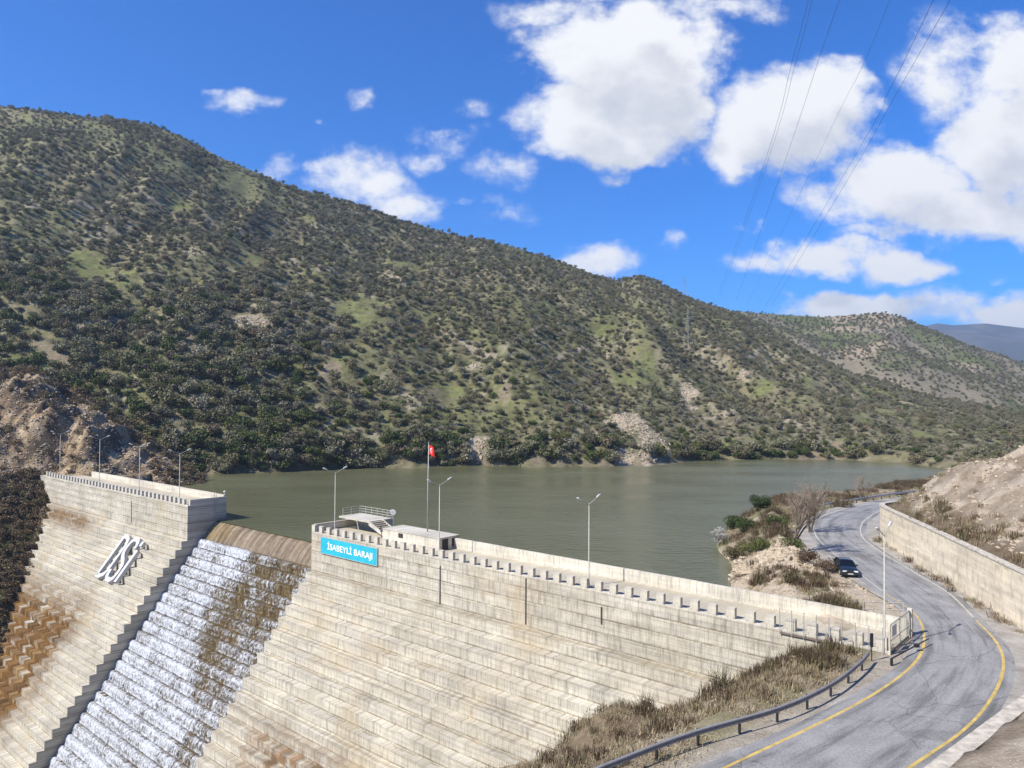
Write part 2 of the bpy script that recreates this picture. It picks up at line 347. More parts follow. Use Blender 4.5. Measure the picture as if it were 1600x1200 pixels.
# ------------------------------------------------------------------ world: blue sky with cumulus
SUN_EL, SUN_VEC = R(45), Vector((-0.87, -0.493, 0))
def build_world():
    w = bpy.data.worlds.new('World'); sc.world = w; w.use_nodes = True; nt = w.node_tree
    bg = nt.nodes['Background']; bg.inputs[1].default_value = 0.07
    sky = nd(nt, 'ShaderNodeTexSky', sky_type='NISHITA', sun_disc=False, sun_elevation=SUN_EL,
             sun_rotation=math.atan2(SUN_VEC.x, SUN_VEC.y), altitude=100.0, air_density=1.0, dust_density=0.2, ozone_density=3.0)
    tc = nd(nt, 'ShaderNodeTexCoord'); sp = nd(nt, 'ShaderNodeSeparateXYZ'); nt.links.new(tc.outputs['Generated'], sp.inputs[0])
    def mth(tree, op, a, b=0.0, clamp=False):
        x = nd(tree, 'ShaderNodeMath', operation=op, use_clamp=clamp)
        for i, v in enumerate((a, b)):
            if hasattr(v, 'links'): tree.links.new(v, x.inputs[i])
            else: x.inputs[i].default_value = v
        return x.outputs[0]
    yy = mth(nt, 'MAXIMUM', sp.outputs[1], 0.06)
    cb = nd(nt, 'ShaderNodeCombineXYZ')
    nt.links.new(mth(nt, 'DIVIDE', sp.outputs[0], yy), cb.inputs[0]); nt.links.new(mth(nt, 'DIVIDE', sp.outputs[2], yy), cb.inputs[1])
    # (cx, cy, rx, ry, weight) of the clouds that stood in the sky that day, in photograph bearings
    BL = [(985, 95, 150, 88, 1.0), (925, 195, 118, 72, 1.0), (1030, 150, 92, 84, 1.0), (1000, 45, 90, 45, .95), (960, 225, 120, 42, .95),
          (1234, 185, 118, 82, 1.0), (1150, 238, 58, 50, .9), (1300, 145, 70, 58, .95), (1105, 95, 40, 26, .35),
          (1475, 100, 78, 95, .68), (1570, 95, 70, 70, .85), (1570, 230, 100, 110, 1.0), (1420, 290, 130, 62, 1.0), (1320, 300, 85, 45, .78), (1510, 335, 130, 45, .95), (1400, 362, 90, 22, .6), (1640, 320, 80, 70, .9),
          (1285, 400, 75, 36, 1.0), (1185, 412, 70, 24, .72), (1400, 416, 76, 32, .9), (1070, 392, 26, 20, .6),
          (935, 406, 88, 28, .80), (1335, 488, 110, 26, 1.0), (1500, 482, 140, 36, .72), (1590, 490, 90, 34, .9),
          (560, 278, 92, 52, .80), (625, 318, 72, 42, .80), (440, 268, 46, 26, .5), (510, 262, 40, 22, .7),
          (700, 222, 66, 34, .55), (680, 240, 50, 22, .55), (735, 170, 46, 26, .42), (800, 268, 62, 36, .50), (775, 335, 60, 24, .42), (728, 320, 24, 14, .6),
          (385, 158, 62, 22, .66), (345, 140, 24, 12, .5), (570, 155, 30, 24, .6), (492, 200, 12, 8, .45),
          (860, 28, 86, 36, .7), (1130, 8, 120, 30, .75), (930, 2, 70, 26, .6), (818, 102, 46, 18, .5), (950, 278, 40, 16, .4), (1170, 352, 30, 10, .45), (1545, 428, 36, 14, .4)]
    g = bpy.data.node_groups.new('cloud_field', 'ShaderNodeTree')
    g.interface.new_socket('P', in_out='INPUT', socket_type='NodeSocketVector'); g.interface.new_socket('D', in_out='OUTPUT', socket_type='NodeSocketFloat')
    gi = nd(g, 'NodeGroupInput'); go = nd(g, 'NodeGroupOutput'); P = gi.outputs[0]
    def gn(scale, det, rough, z):
        t = nd(g, 'ShaderNodeTexNoise'); t.inputs['Scale'].default_value = scale; t.inputs['Detail'].default_value = det; t.inputs['Roughness'].default_value = rough
        mp = nd(g, 'ShaderNodeMapping'); mp.inputs['Location'].default_value = (0, 0, z); mp.inputs['Scale'].default_value = (1, 1.25, 1)
        g.links.new(P, mp.inputs[0]); g.links.new(mp.outputs[0], t.inputs['Vector']); return t
    wn = gn(9, 4, 0.55, 3.1)                                            # bend the outlines
    sb = nd(g, 'ShaderNodeVectorMath', operation='SUBTRACT'); g.links.new(wn.outputs['Color'], sb.inputs[0]); sb.inputs[1].default_value = (.5, .5, .5)
    sl = nd(g, 'ShaderNodeVectorMath', operation='MULTIPLY_ADD'); g.links.new(sb.outputs[0], sl.inputs[0]); sl.inputs[1].default_value = (.11, .085, 0); g.links.new(P, sl.inputs[2])
    W = sl.outputs[0]; cur = None
    for cx, cy, rx, ry, wt in BL:
        d = ray(cx, cy); u, v = d[0] / d[1], d[2] / d[1]
        ma = nd(g, 'ShaderNodeVectorMath', operation='MULTIPLY_ADD'); g.links.new(W, ma.inputs[0])
        ma.inputs[1].default_value = (FP / rx, FP / ry, 0); ma.inputs[2].default_value = (-u * FP / rx, -v * FP / ry, 0)
        ln = nd(g, 'ShaderNodeVectorMath', operation='LENGTH'); g.links.new(ma.outputs[0], ln.inputs[0])
        x = nd(g, 'ShaderNodeMapRange', interpolation_type='LINEAR'); g.links.new(ln.outputs['Value'], x.inputs[0])
        x.inputs[1].default_value = 1.35; x.inputs[2].default_value = 0.35; x.inputs[3].default_value = 0.0; x.inputs[4].default_value = wt * 1.22 if wt > .8 else wt * .82
        cur = x.outputs[0] if cur is None else mth(g, 'MAXIMUM', cur, x.outputs[0])
    f1 = gn(10, 9, 0.62, 0.0).outputs['Fac']; f2 = gn(42, 6, 0.65, 5.0).outputs['Fac']
    nz = mth(g, 'ADD', mth(g, 'MULTIPLY', mth(g, 'SUBTRACT', f1, 0.5), 1.75), mth(g, 'MULTIPLY', mth(g, 'SUBTRACT', f2, 0.5), 0.55))
    dens = mth(g, 'ADD', cur, mth(g, 'MULTIPLY', nz, mth(g, 'MULTIPLY', cur, 3.0, True)))
    g.links.new(dens, go.inputs[0])
    def field(off):
        n = nd(nt, 'ShaderNodeGroup'); n.node_tree = g
        if off is None: nt.links.new(cb.outputs[0], n.inputs[0])
        else:
            ad = nd(nt, 'ShaderNodeVectorMath', operation='ADD'); nt.links.new(cb.outputs[0], ad.inputs[0]); ad.inputs[1].default_value = off; nt.links.new(ad.outputs[0], n.inputs[0])
        return n.outputs[0]
    d0 = field(None); d1 = field((-0.022, 0.052, 0))
    def mr(v, a, b, c, d):
        x = nd(nt, 'ShaderNodeMapRange', interpolation_type='SMOOTHSTEP'); nt.links.new(v, x.inputs[0])
        for i, q in enumerate((a, b, c, d)): x.inputs[i + 1].default_value = q
        return x.outputs[0]
    cov = mr(d0, 0.14, 0.84, 0, 1)
    shade = mr(d1, 0.45, 1.50, 0, 1)
    mc = nd(nt, 'ShaderNodeMix', data_type='RGBA'); nt.links.new(shade, mc.inputs[0]); mc.inputs[6].default_value = (8.7, 8.75, 8.85, 1); mc.inputs[7].default_value = (5.9, 6.15, 6.7, 1)
    # keep the far side and the ground free of cloud
    front = mr(sp.outputs[1], 0.10, 0.25, 0, 1); cov = mth(nt, 'MULTIPLY', cov, front)
    tint = nd(nt, 'ShaderNodeMix', data_type='RGBA', blend_type='MULTIPLY'); tint.inputs[0].default_value = 1.0
    nt.links.new(sky.outputs[0], tint.inputs[6]); tint.inputs[7].default_value = (0.14, 0.76, 1.62, 1)
    mx = nd(nt, 'ShaderNodeMix', data_type='RGBA'); nt.links.new(cov, mx.inputs[0]); nt.links.new(tint.outputs[2], mx.inputs[6]); nt.links.new(mc.outputs[2], mx.inputs[7])
    nt.links.new(mx.outputs[2], bg.inputs[0])
build_world()
sl = bpy.data.lights.new('sun', 'SUN'); sl.energy = 4.5; sl.angle = R(0.55); sl.color = (1.0, 0.945, 0.86)
so = bpy.data.objects.new('sun', sl); COL.objects.link(so)
sv = Vector((SUN_VEC.x * math.cos(SUN_EL), SUN_VEC.y * math.cos(SUN_EL), math.sin(SUN_EL)))
so.rotation_euler = sv.to_track_quat('Z', 'Y').to_euler(); so.location = (-60, -20, 120)

cam = bpy.data.cameras.new('camera'); co = bpy.data.objects.new('camera', cam); COL.objects.link(co)
cam.sensor_width = 36; cam.lens = 36 * FP / 1600; cam.clip_end = 30000; cam.clip_start = 0.1
mw = Matrix.Identity(4)
for i in range(3): mw[i][0] = _R[i]; mw[i][1] = _U[i]; mw[i][2] = -_F[i]; mw[i][3] = O[i]
co.matrix_world = mw; sc.camera = co
sc.view_settings.view_transform = 'Standard'; sc.view_settings.look = 'None'; sc.view_settings.exposure = 0.73; sc.view_settings.gamma = 1.0
sc.view_settings.use_curve_mapping = False
sc.cycles.max_bounces = 6; sc.cycles.diffuse_bounces = 3; sc.cycles.glossy_bounces = 2; sc.cycles.transparent_max_bounces = 10; sc.cycles.volume_bounces = 0

# ------------------------------------------------------------------ terrain of the far bank
ZW = -3.0
def qof(px, y=650): d = ray(px, y); return d[0] / d[1]
SH = [(-500, 205), (-200, 205), (0, 206), (150, 206), (330, 207), (420, 212), (500, 220), (600, 231), (740, 238), (900, 240), (1015, 243), (1075, 262), (1200, 272), (1330, 270), (1400, 262), (1440, 249), (1475, 236), (1500, 226), (1525, 216), (1550, 212), (1700, 215), (2100, 230)]
RG = [(-500, 70, 470), (-200, 120, 500), (0, 160, 520), (60, 168, 520), (130, 179, 522), (240, 190, 528), (300, 216, 532), (345, 241, 536), (400, 264, 540), (470, 292, 548), (560, 314, 556),
      (640, 344, 566), (720, 364, 575), (800, 380, 584), (870, 402, 592), (940, 428, 602), (970, 434, 606), (1000, 426, 610), (1030, 438, 612), (1080, 462, 616), (1150, 484, 622), (1200, 510, 610), (1253, 541, 590), (1335, 579, 556), (1450, 616, 510), (1600, 640, 470), (1800, 652, 450), (2100, 655, 450)]
Qs = np.array([qof(p) for p, _ in SH]); Ds = np.array([d for _, d in SH], float)
Qr = np.array([qof(p, y) for p, y, _ in RG]); Dr = np.array([d for *_, d in RG], float); Zr = np.array([at(p, y, d)[2] for p, y, d in RG])
def hill_z(x, y):
    q = x / y; ds = np.interp(q, Qs, Ds) + 5 * (fbm(q * 26, 0 * q, 3, 5) - .5) * sst(212, 225, np.interp(q, Qs, Ds)); dr = np.interp(q, Qr, Dr); zr = np.interp(q, Qr, Zr) - 2.5
    t = (y - ds) / (dr - ds); tc = np.clip(t, 0, 1)
    flat = sst(qof(1280), qof(1500), q)                                 # low bench at the right end of the lake
    G = tc ** 0.93; G = G * (1 - flat) + flat * (0.06 * sst(0, .12, tc) + 0.94 * sst(0.22, 1.02, tc))
    z = ZW + (zr - ZW) * G
    z = z + np.minimum(np.maximum(y - ds, 0) * 0.55, 3.2) * (1 - tc) * (0.5 + 1.0 * fbm(x / 22, y / 22, 2, 3))       # undercut shore
    env = np.sqrt(np.clip(np.sin(PI * np.clip(t, 0, 1)), 0, 1))
    z = z + env * (1 - .6 * flat) * ((fbm(x / 85, y / 85, 4, 21) - 0.5) * 22 + (ridged(x / 55 + y / 300, y / 190, 3, 41) - 0.62) * 17 + (ridged(x / 24 + y / 160, y / 110, 2, 43) - 0.62) * 5 + (fbm(x / 14, y / 14, 3, 8) - .5) * 3.5)
    z = z + (t > 1) * -(y - dr) * 0.4
    z = np.where(t < 0, ZW + t * 20 - 0.2, z)
    return z
def hill_hit(px, py):
    d = ray(px, py); ys = np.arange(200, 700, 1.0); X = O[None] + d[None] * (ys / d[1])[:, None]
    b = np.nonzero(hill_z(X[:, 0], X[:, 1]) > X[:, 2])[0]
    return X[b[0]] if len(b) else None
# meadows, bare cuts and rock faces of the far bank: (px, py, rx, ry, kind)
PATCH = [(285, 322, 26, 14, 'g'), (40, 182, 24, 12, 'g'), (130, 412, 44, 22, 'g'), (190, 436, 30, 14, 'g'), (375, 382, 22, 9, 'g'), (560, 476, 40, 20, 'g'), (530, 560, 18, 34, 'g'), (455, 560, 24, 14, 'g'), (250, 236, 80, 26, 'h'), (365, 285, 70, 20, 'h'),
         (160, 205, 70, 16, 'h'), (1000, 560, 24, 36, 'g'), (985, 592, 44, 14, 'g'), (1346, 640, 22, 10, 'g'), (1382, 648, 22, 9, 'g'), (1325, 694, 20, 10, 'g'), (1263, 596, 10, 12, 'g'), (1352, 608, 16, 8, 'g'), (400, 408, 26, 8, 'g'),
         (640, 420, 26, 9, 'g'), (480, 340, 12, 10, 'g'), (720, 470, 20, 9, 'g'), (790, 640, 14, 24, 'g'), (700, 610, 26, 10, 'g'), (330, 350, 20, 7, 'd'), (860, 480, 18, 14, 'g'), (940, 520, 22, 9, 'g'),
         (395, 506, 40, 12, 'r'), (750, 702, 20, 22, 'r'), (985, 662, 34, 18, 'r'), (1020, 690, 30, 22, 'r'), (1000, 716, 50, 12, 'r'), (1163, 583, 14, 8, 'r'), (1075, 618, 16, 22, 'r'), (745, 572, 12, 7, 'r'), (300, 535, 16, 12, 'd'), (790, 610, 10, 18, 'd'), (520, 590, 14, 26, 'd'),
         (1300, 715, 60, 8, 'd'), (1300, 700, 22, 10, 'd'), (1505, 704, 46, 7, 'd'), (1000, 430, 26, 9, 'd'), (100, 560, 50, 14, 'd'), (1200, 600, 20, 10, 'g'), (1140, 690, 20, 8, 'g'), (1420, 655, 24, 8, 'g'), (1440, 685, 30, 7, 'g')]
PT = []
for px, py, rx, ry, k in PATCH:
    h = hill_hit(px, py)
    if h is None: continue
    a = hill_hit(px, py + ry); b = hill_hit(px, py - ry)
    dep = max(3.0, 0.5 * ((b[1] if b is not None else h[1] + 6) - (a[1] if a is not None else h[1] - 6)))
    PT.append((h[0], h[1], rx * h[1] / FP * (.9 if k in 'gh' else 1), min(dep, 40) * (.9 if k in 'gh' else 1), h[0] / h[1], k))
DARK = [hill_hit(px, py) for px, py in ((175, 192), (210, 205), (250, 222), (290, 240), (318, 258))]
TRK = []
for L in ([(322, 332), (345, 346), (378, 362), (410, 388), (440, 400)], [(585, 424), (612, 436), (640, 452), (668, 470)], [(470, 400), (520, 420), (560, 440)], [(700, 520), (735, 545), (770, 560)], [(100, 520), (150, 505), (215, 498), (270, 505)], [(1165, 560), (1230, 548), (1290, 556), (1330, 580)], [(1060, 640), (1120, 652), (1190, 648), (1260, 668)], [(860, 560), (905, 548), (950, 556)], [(30, 330), (90, 322), (160, 330)]):
    h_ = [hill_hit(*q_) for q_ in L]; h_ = [tuple(q_[:2]) for q_ in h_ if q_ is not None]
    if len(h_) > 1: TRK.append([tuple(q_) for q_ in catmull(h_, 24)])
def patch_masks(x, y):
    m = {k: np.zeros(np.shape(x)) for k in 'ghrd'}
    wob = (fbm(x / 9, y / 9, 3, 77) - .5) * 1.5 + (fbm(x / 2.5, y / 2.5, 2, 78) - .5) * .8
    for cx, cy, rx, ry, q, k in PT:
        dy = y - cy; dx = x - cx - q * dy
        m[k] = np.maximum(m[k], 1 - sst(0.65, 1.15, np.hypot(dx / rx, dy / ry) + wob))
    return m
def mixc(a, b, f): return a * (1 - f[:, None]) + np.array(b)[None] * f[:, None]
def meadow(x, y): return sst(.575, .655, fbm(x / 19, y / 19, 3, 36))
def hill_colour(x, y):
    n1 = fbm(x / 45, y / 45, 4, 31); n2 = fbm(x / 12, y / 12, 4, 32); m = patch_masks(x, y); q = x / y
    C = np.tile(np.array([[0.20, 0.172, 0.098]]), (len(x), 1))
    n3 = fbm(x / 3.2, y / 3.2, 3, 33); C = mixc(C, (0.150, 0.156, 0.056), sst(.42, .60, n1 * .5 + n2 * .3 + n3 * .2) * .9)
    C = mixc(C, (0.34, 0.29, 0.20), sst(.50, .66, n2 * .5 + n3 * .5) * .8); C = mixc(C, (0.062, 0.058, 0.032), sst(.50, .64, fbm(x / 2.4, y / 2.4, 2, 34)) * .7)
    far = sst(.42, .6, fbm(x / 120, y / 120, 2, 61)) * sst(0, .5, q)
    C = mixc(C, (0.20, 0.175, 0.115), far * .5)
    C = mixc(C, (0.165, 0.168, 0.066), meadow(x, y) * .5 * (.4 + .6 * sst(.40, .56, n3))); C = mixc(C, (0.175, 0.190, 0.062), m['g'] * .75 * (.35 + .65 * sst(.40, .56, n3))); C = mixc(C, (0.165, 0.165, 0.075), m['h'] * .8)
    C = mixc(C, (0.27, 0.215, 0.14), m['d'] * .9); C = mixc(C, (0.42, 0.35, 0.26), m['r'] * .95 * (1 - .75 * sst(.55, .72, ridged(x / 4, y / 9, 3, 35))))
    for TR in TRK:
        d_ = np.abs(poly_dist(x, y, TR)); C = mixc(C, (0.36, 0.30, 0.215), (1 - sst(.9, 2.2, d_ + (n3 - .5) * 1.5)) * .85)
    ds = np.interp(q, Qs, Ds); C = mixc(C, (0.25, 0.20, 0.14), (1 - sst(1, 5, y - ds)) * sst(.48, .62, n3) * .6); C = mixc(C, (0.11, 0.092, 0.055), (1 - sst(.5, 3.5, y - ds)) * sst(.40, .55, n2) * .7)
    return C
qs = np.linspace(qof(-480), qof(2080), 520); tt = np.concatenate([np.linspace(-.06, 0, 3)[:-1], np.linspace(0, 1, 190) ** 1.15, [1.02, 1.06, 1.15, 1.35]])
Qg, Tg = np.meshgrid(qs, tt, indexing='ij'); Y = np.interp(Qg, Qs, Ds); Y = Y + Tg * (np.interp(Qg, Qr, Dr) - Y); X = Qg * Y
X, Y = X.ravel(), Y.ravel(); Z = hill_z(X, Y)
me = np_mesh('hill', np.stack([X, Y, Z], 1), gfaces(len(qs), len(tt))); set_col(me, hill_colour(X, Y))
tag(link('hill', me, M['hill'], smooth=True), 'steep scrub covered hill with scattered olive trees rising behind the lake', 'hill', kind='structure')

# hill behind, at the right
RG2 = [(850, 500), (1000, 482), (1100, 480), (1150, 484), (1230, 490), (1290, 493), (1330, 490), (1380, 486), (1410, 493), (1450, 511), (1500, 534), (1550, 549), (1600, 566), (1700, 590), (1900, 600), (2200, 600)]
D2 = 930.0; Q2 = np.array([qof(p, y) for p, y in RG2]); Z2 = np.array([at(p, y, D2)[2] for p, y in RG2])
def hill2_z(x, y):
    q = x / y; zr = np.interp(q, Q2, Z2) - 2; t = np.clip((y - 560) / (D2 - 560), 0, 1)
    z = -5 + (zr + 5) * t ** .9 + np.sqrt(np.clip(np.sin(PI * t), 0, 1)) * ((fbm(x / 130, y / 130, 4, 51) - .5) * 34 + (ridged(x / 90, y / 200, 3, 52) - .6) * 20)
    return z - np.maximum(y - D2, 0) * .4
qs2 = np.linspace(qof(850), qof(2150), 220); ys2 = np.concatenate([np.linspace(560, D2, 90), [D2 + 12, D2 + 60, D2 + 140]])
Qg, Yg = np.meshgrid(qs2, ys2, indexing='ij'); X, Y = (Qg * Yg).ravel(), Yg.ravel(); Z = hill2_z(X, Y)
n1 = fbm(X / 70, Y / 70, 4, 55); C = np.tile(np.array([[0.215, 0.185, 0.125]]), (len(X), 1)); C = mixc(C, (0.125, 0.135, 0.055), sst(.45, .62, n1)); C = mixc(C, (0.30, 0.245, 0.165), sst(.60, .68, fbm(X / 40, Y / 40, 3, 56)))
for px, py, rx, ry in ((1350, 550, 42, 8), (1398, 541, 40, 6), (1382, 500, 30, 12)):
    dd = ray(px, py); yy = np.arange(570, 930, 2.0); P = O[None] + dd[None] * (yy / dd[1])[:, None]; b = np.nonzero(hill2_z(P[:, 0], P[:, 1]) > P[:, 2])[0]
    if len(b):
        h = P[b[0]]; C = mixc(C, (0.34, 0.27, 0.18), 1 - sst(.6, 1.2, np.hypot((X - h[0] - (h[0] / h[1]) * (Y - h[1])) / (rx * h[1] / FP), (Y - h[1]) / 30) + (fbm(X / 15, Y / 15, 3, 9) - .5)))
me = np_mesh('hill', np.stack([X, Y, Z], 1), gfaces(len(qs2), len(ys2))); set_col(me, C)
tag(link('hill', me, M['hill'], smooth=True), 'farther dotted hill with rounded top behind the main slope', 'hill', kind='structure')
# blue mountain range
RM = [(1000, 540), (1300, 530), (1400, 518), (1440, 510), (1465, 505), (1490, 508), (1540, 505), (1580, 510), (1640, 517), (1760, 520), (1900, 505), (2100, 520), (2300, 560)]
D3 = 4300.0; Q3 = np.array([qof(p, y) for p, y in RM]); Z3 = np.array([at(p, y, D3)[2] for p, y in RM])
qs3 = np.linspace(Q3[0], Q3[-1], 300); ys3 = np.linspace(3000, 5400, 60); Qg, Yg = np.meshgrid(qs3, ys3, indexing='ij'); X, Y = (Qg * Yg).ravel(), Yg.ravel()
t = 1 - np.abs(Y - D3) / np.where(Y < D3, 1300, 1100); Z = -10 + (np.interp(X / Y, Q3, Z3) + 10) * np.clip(t, 0, 1) ** .8 + np.sin(PI * np.clip(t, 0, 1)) * (ridged(X / 900, Y / 900, 4, 91) - .6) * 200
me = np_mesh('mountain', np.stack([X, Y, Z], 1), gfaces(300, 60)); set_col(me, mixc(np.tile(np.array([[.060, .066, .055]]), (len(X), 1)), (.12, .11, .085), sst(.5, .65, fbm(X / 300, Y / 300, 4, 92))))
tag(link('mountain', me, m_terrain('mountainside', 0.01, 0.3, 5, .8, 1.2), smooth=True), 'distant blue mountain range on the right horizon', 'mountain', kind='structure')
# plain far below everything
MBp = MB(); MBp.add([(math.cos(a) * 8600, math.sin(a) * 8600, -58) for a in np.linspace(0, 2 * PI, 48, endpoint=False)], [tuple(range(48))])
tag(MBp.build('ground', simple('plain', (0.15, 0.14, 0.08), 0.95)), 'open ground reaching the horizon', 'ground', kind='structure')

# ------------------------------------------------------------------ near right bank: road corridor, wall line, promontory
LEFT = [(-24, 13), (-12, 21), (0, 29.3), (10.5, 37.4), (18.4, 43.5), (23.5, 47.9), (28.0, 52.6), (30.9, 56.8), (33.3, 61.6), (34.5, 65.4), (35.1, 70.7), (36.2, 77.8), (38.4, 90.8), (40.8, 101.5), (45.5, 113.5), (51.1, 121.5), (57.9, 128.5), (65.7, 135.0), (80, 145), (100, 157), (126, 170)]
RIGHT = [(-20, 6), (-8, 15), (4, 24.8), (20.1, 37.9), (24.4, 41.4), (27.9, 44.8), (31.6, 49.1), (34.6, 53.4), (36.7, 57.6), (38.4, 62.6), (40.4, 68.6), (41.5, 72.7), (42.7, 80.8), (44.3, 91.0), (46.2, 99.3), (49.7, 107.8), (54.8, 116.6), (63.3, 127.1), (80, 139), (100, 151), (128, 164)]
WALL = [(160, 183), (128, 158), (95, 138), (72, 119.0), (58, 106.8), (52, 102.2), (49.4, 100.4), (48.2, 98.0), (46.6, 90), (44.9, 80.8), (43.4, 73), (41.0, 60.5), (39.6, 52.5), (36.0, 45.4), (30, 39.7), (23.3, 34.3), (14.8, 27.2), (6, 19.6), (-6, 10.5), (-30, -6)]
Lc = catmull(LEFT, 260); Rc = catmull(RIGHT, 260); Wc = catmull(WALL, 300)
Mid = (Lc + Rc) / 2
SHORE = [(20, 60), (21, 72), (24.6, 87), (27.6, 96), (29.2, 109), (33.2, 120), (39.8, 133), (49, 149), (55, 151), (66, 156), (88, 175), (103, 190), (118, 199), (150, 215)]
Sc = catmull(SHORE, 120)
def ground_z(x, y):
    s = AX[0] * x + AX[1] * y; n = NX[0] * x + NX[1] * y
    bump = (fbm(x / 9, y / 9, 4, 101) - .5)
    zv = -0.57 * (s - 18.5) - 0.0 + bump * 2.6 + (fbm(x / 2.6, y / 2.6, 3, 102) - .5) * .7 + 1.9 * np.exp(-(((s - 35.5) / 3.6) ** 2 + ((n - 52) / 4.5) ** 2)) + .8 * np.exp(-(((s - 46) / 3) ** 2 + ((n - 47) / 4) ** 2)); zv = np.minimum(zv, 0.15 + bump * .8)
    ds = poly_dist(x, y, Sc)
    zp = ZW - .3 + np.clip(ds, -8, 100) * 0.62; top = 0.1 + bump * 1.2 + 2.6 * np.exp(-(((x - 33.0) / 4.2) ** 2 + ((y - 92) / 6) ** 2)) + 2.2 * np.exp(-(((x - 37.2) / 4) ** 2 + ((y - 111) / 9) ** 2))
    zp = np.minimum(zp + bump * .8, top)
    z = np.where(n < 61.5, zv, zp)
    near_end = np.maximum(s - 16.5, 0)
    z = np.where(near_end <= 0, np.clip(z, -.4, .3), z)
    dL = poly_dist(x, y, Mid); a = np.abs(dL); k = 1 - sst(6.0, 9.0, a)
    z = z * (1 - k) + (-0.14) * k
    dwl = -poly_dist(x, y, Wc)
    sl = 0.62 * (.30 + .70 * sst(2, 13, np.hypot(x - 56, y - 107))) + 0.22 * np.exp(-((x - 2) ** 2 + (y - 8) ** 2) / 900)
    zh = np.interp(y, [40, 46, 95, 100], [4.62, 4.36, 4.2, 3.75]) + np.maximum(dwl - .3, 0) * sl + (fbm(x / 7, y / 7, 4, 104) - .5) * np.clip(dwl, 0, 5) * .7 - (ridged(x / 9, y / 9, 3, 105) - .6) * np.clip(dwl - 2, 0, 3) * .6
    zn = 4.62 + .30 * np.minimum(dwl, 6) + .85 * np.maximum(dwl - 6, 0) + (fbm(x / 3, y / 3, 3, 106) - .5) * .35; zh = zh + (zn - zh) * (1 - sst(42, 50, y))
    zh = np.minimum(zh, 46)
    return np.where(dwl > 0.12, zh, z), s, n, ds, a, dwl
gx = np.arange(-70, 172, 0.55); gy = np.arange(-34, 224, 0.55); GX, GY = np.meshgrid(gx, gy, indexing='ij'); X, Y = GX.ravel(), GY.ravel()
Z, S, N, DS, RA, DWL = ground_z(X, Y)
def ground_colour(x, y, z, s, n, ds, ra, dwl):
    n1 = fbm(x / 6, y / 6, 4, 111); n2 = fbm(x / 2.2, y / 2.2, 3, 112)
    C = np.tile(np.array([[0.27, 0.222, 0.148]]), (len(x), 1))
    C = mixc(C, (0.165, 0.125, 0.078), sst(.48, .62, n1)); C = mixc(C, (0.36, 0.305, 0.22), sst(.56, .70, n2) * .8)
    down = (n < 61.5); g = sst(9.5, 5.0, ra) if False else (1 - sst(6.5, 10.5, ra))
    C = mixc(C, (0.165, 0.15, 0.065), g * sst(.42, .6, n2) * .6)
    C = mixc(C, (0.335, 0.295, 0.235), (1 - sst(4.6, 5.6, ra)) * .9)
    prom = (~down) & (dwl < 0)
    C = mixc(C, (0.13, 0.145, 0.045), prom * sst(97, 104, y) * (1 - sst(128, 140, y)) * sst(.40, .56, n1) * .85)
    C = mixc(C, (0.40, 0.335, 0.245), prom * (1 - sst(92, 99, y)) * (1 - sst(34.5, 36.5, x)) * sst(.3, .5, n2))
    h = (dwl > .12).astype(float)
    C = mixc(C, (0.36, 0.30, 0.22), h); C = mixc(C, (0.25, 0.205, 0.155), h * sst(.42, .58, n1) * .8); C = mixc(C, (0.42, 0.36, 0.28), h * sst(.52, .64, n2) * .7); C = mixc(C, (0.16, 0.12, 0.08), h * sst(.60, .72, ridged(x / 3.5, y / 3.5, 3, 113)) * .6); C = mixc(C, (0.12, 0.088, 0.055), h * (1 - sst(1.2, 3.2, dwl + (n1 - .5) * 4)) * sst(48, 62, y) * .9)
    return C
fc = gfaces(len(gx), len(gy))
cen = Z[fc].max(1); keep = ~((Z[fc].max(1) < ZW - 2.5) & (N[fc].min(1) > 64))
me = np_mesh('ground', np.stack([X, Y, Z], 1), fc[keep]); set_col(me, ground_colour(X, Y, Z, S, N, DS, RA, DWL))
tag(link('ground', me, M['ground'], smooth=True), 'dry earth bank and cut slope around the road', 'ground', kind='structure')

# road
def strip(name, A, B, z, mat, label, cat, cols=9, cup=0.0):
    k = len(A); V = []; UV = []; L = np.concatenate([[0], np.cumsum(np.linalg.norm(np.diff((A + B) / 2, axis=0), axis=1))])
    for i in range(k):
        for j in range(cols):
            f = j / (cols - 1); p = A[i] * (1 - f) + B[i] * f; V.append((p[0], p[1], z + cup * math.sin(PI * f))); UV.append((f, L[i]))
    me = np_mesh(name, V, gfaces(k, cols)[:, ::-1], UV); o = link(name, me, mat, smooth=True)
    return tag(o, label, cat, kind='structure') if cat else o
dirv = Rc - Lc; wdt = np.linalg.norm(dirv, axis=1)[:, None]; dirv = dirv / wdt
strip('road', Lc - dirv * (0.75 + .2 * fbm(np.arange(260) / 3., np.zeros(260), 3, 7)[:, None]), Rc + dirv * 0.8, 0.0, M['asphalt'], 'worn grey asphalt road bending round the end of the dam', 'road', 13, 0.05)
strip('road_shoulder', Rc + dirv * 0.78, Rc + dirv * 3.6, -0.008, M['gravel'], 'pale gravel shoulder beside the outer yellow line', 'shoulder', 5)
shw = np.interp(np.linspace(0, 1, 260), [0, .30, .36, .44, .6, 1], [1.0, 1.0, 1.5, 3.2, 2.2, 1.5])[:, None] + .7 * (fbm(np.arange(260) / 4., np.zeros(260), 3, 9)[:, None] - .5)
strip('road_shoulder', Lc - dirv * shw, Lc - dirv * 0.8, -0.02, M['gravel'], 'dusty gravel shoulder beside the inner yellow line', 'shoulder', 5)
def zr_at(f): return 0.0 + 0.05 * math.sin(PI * f) + 0.006
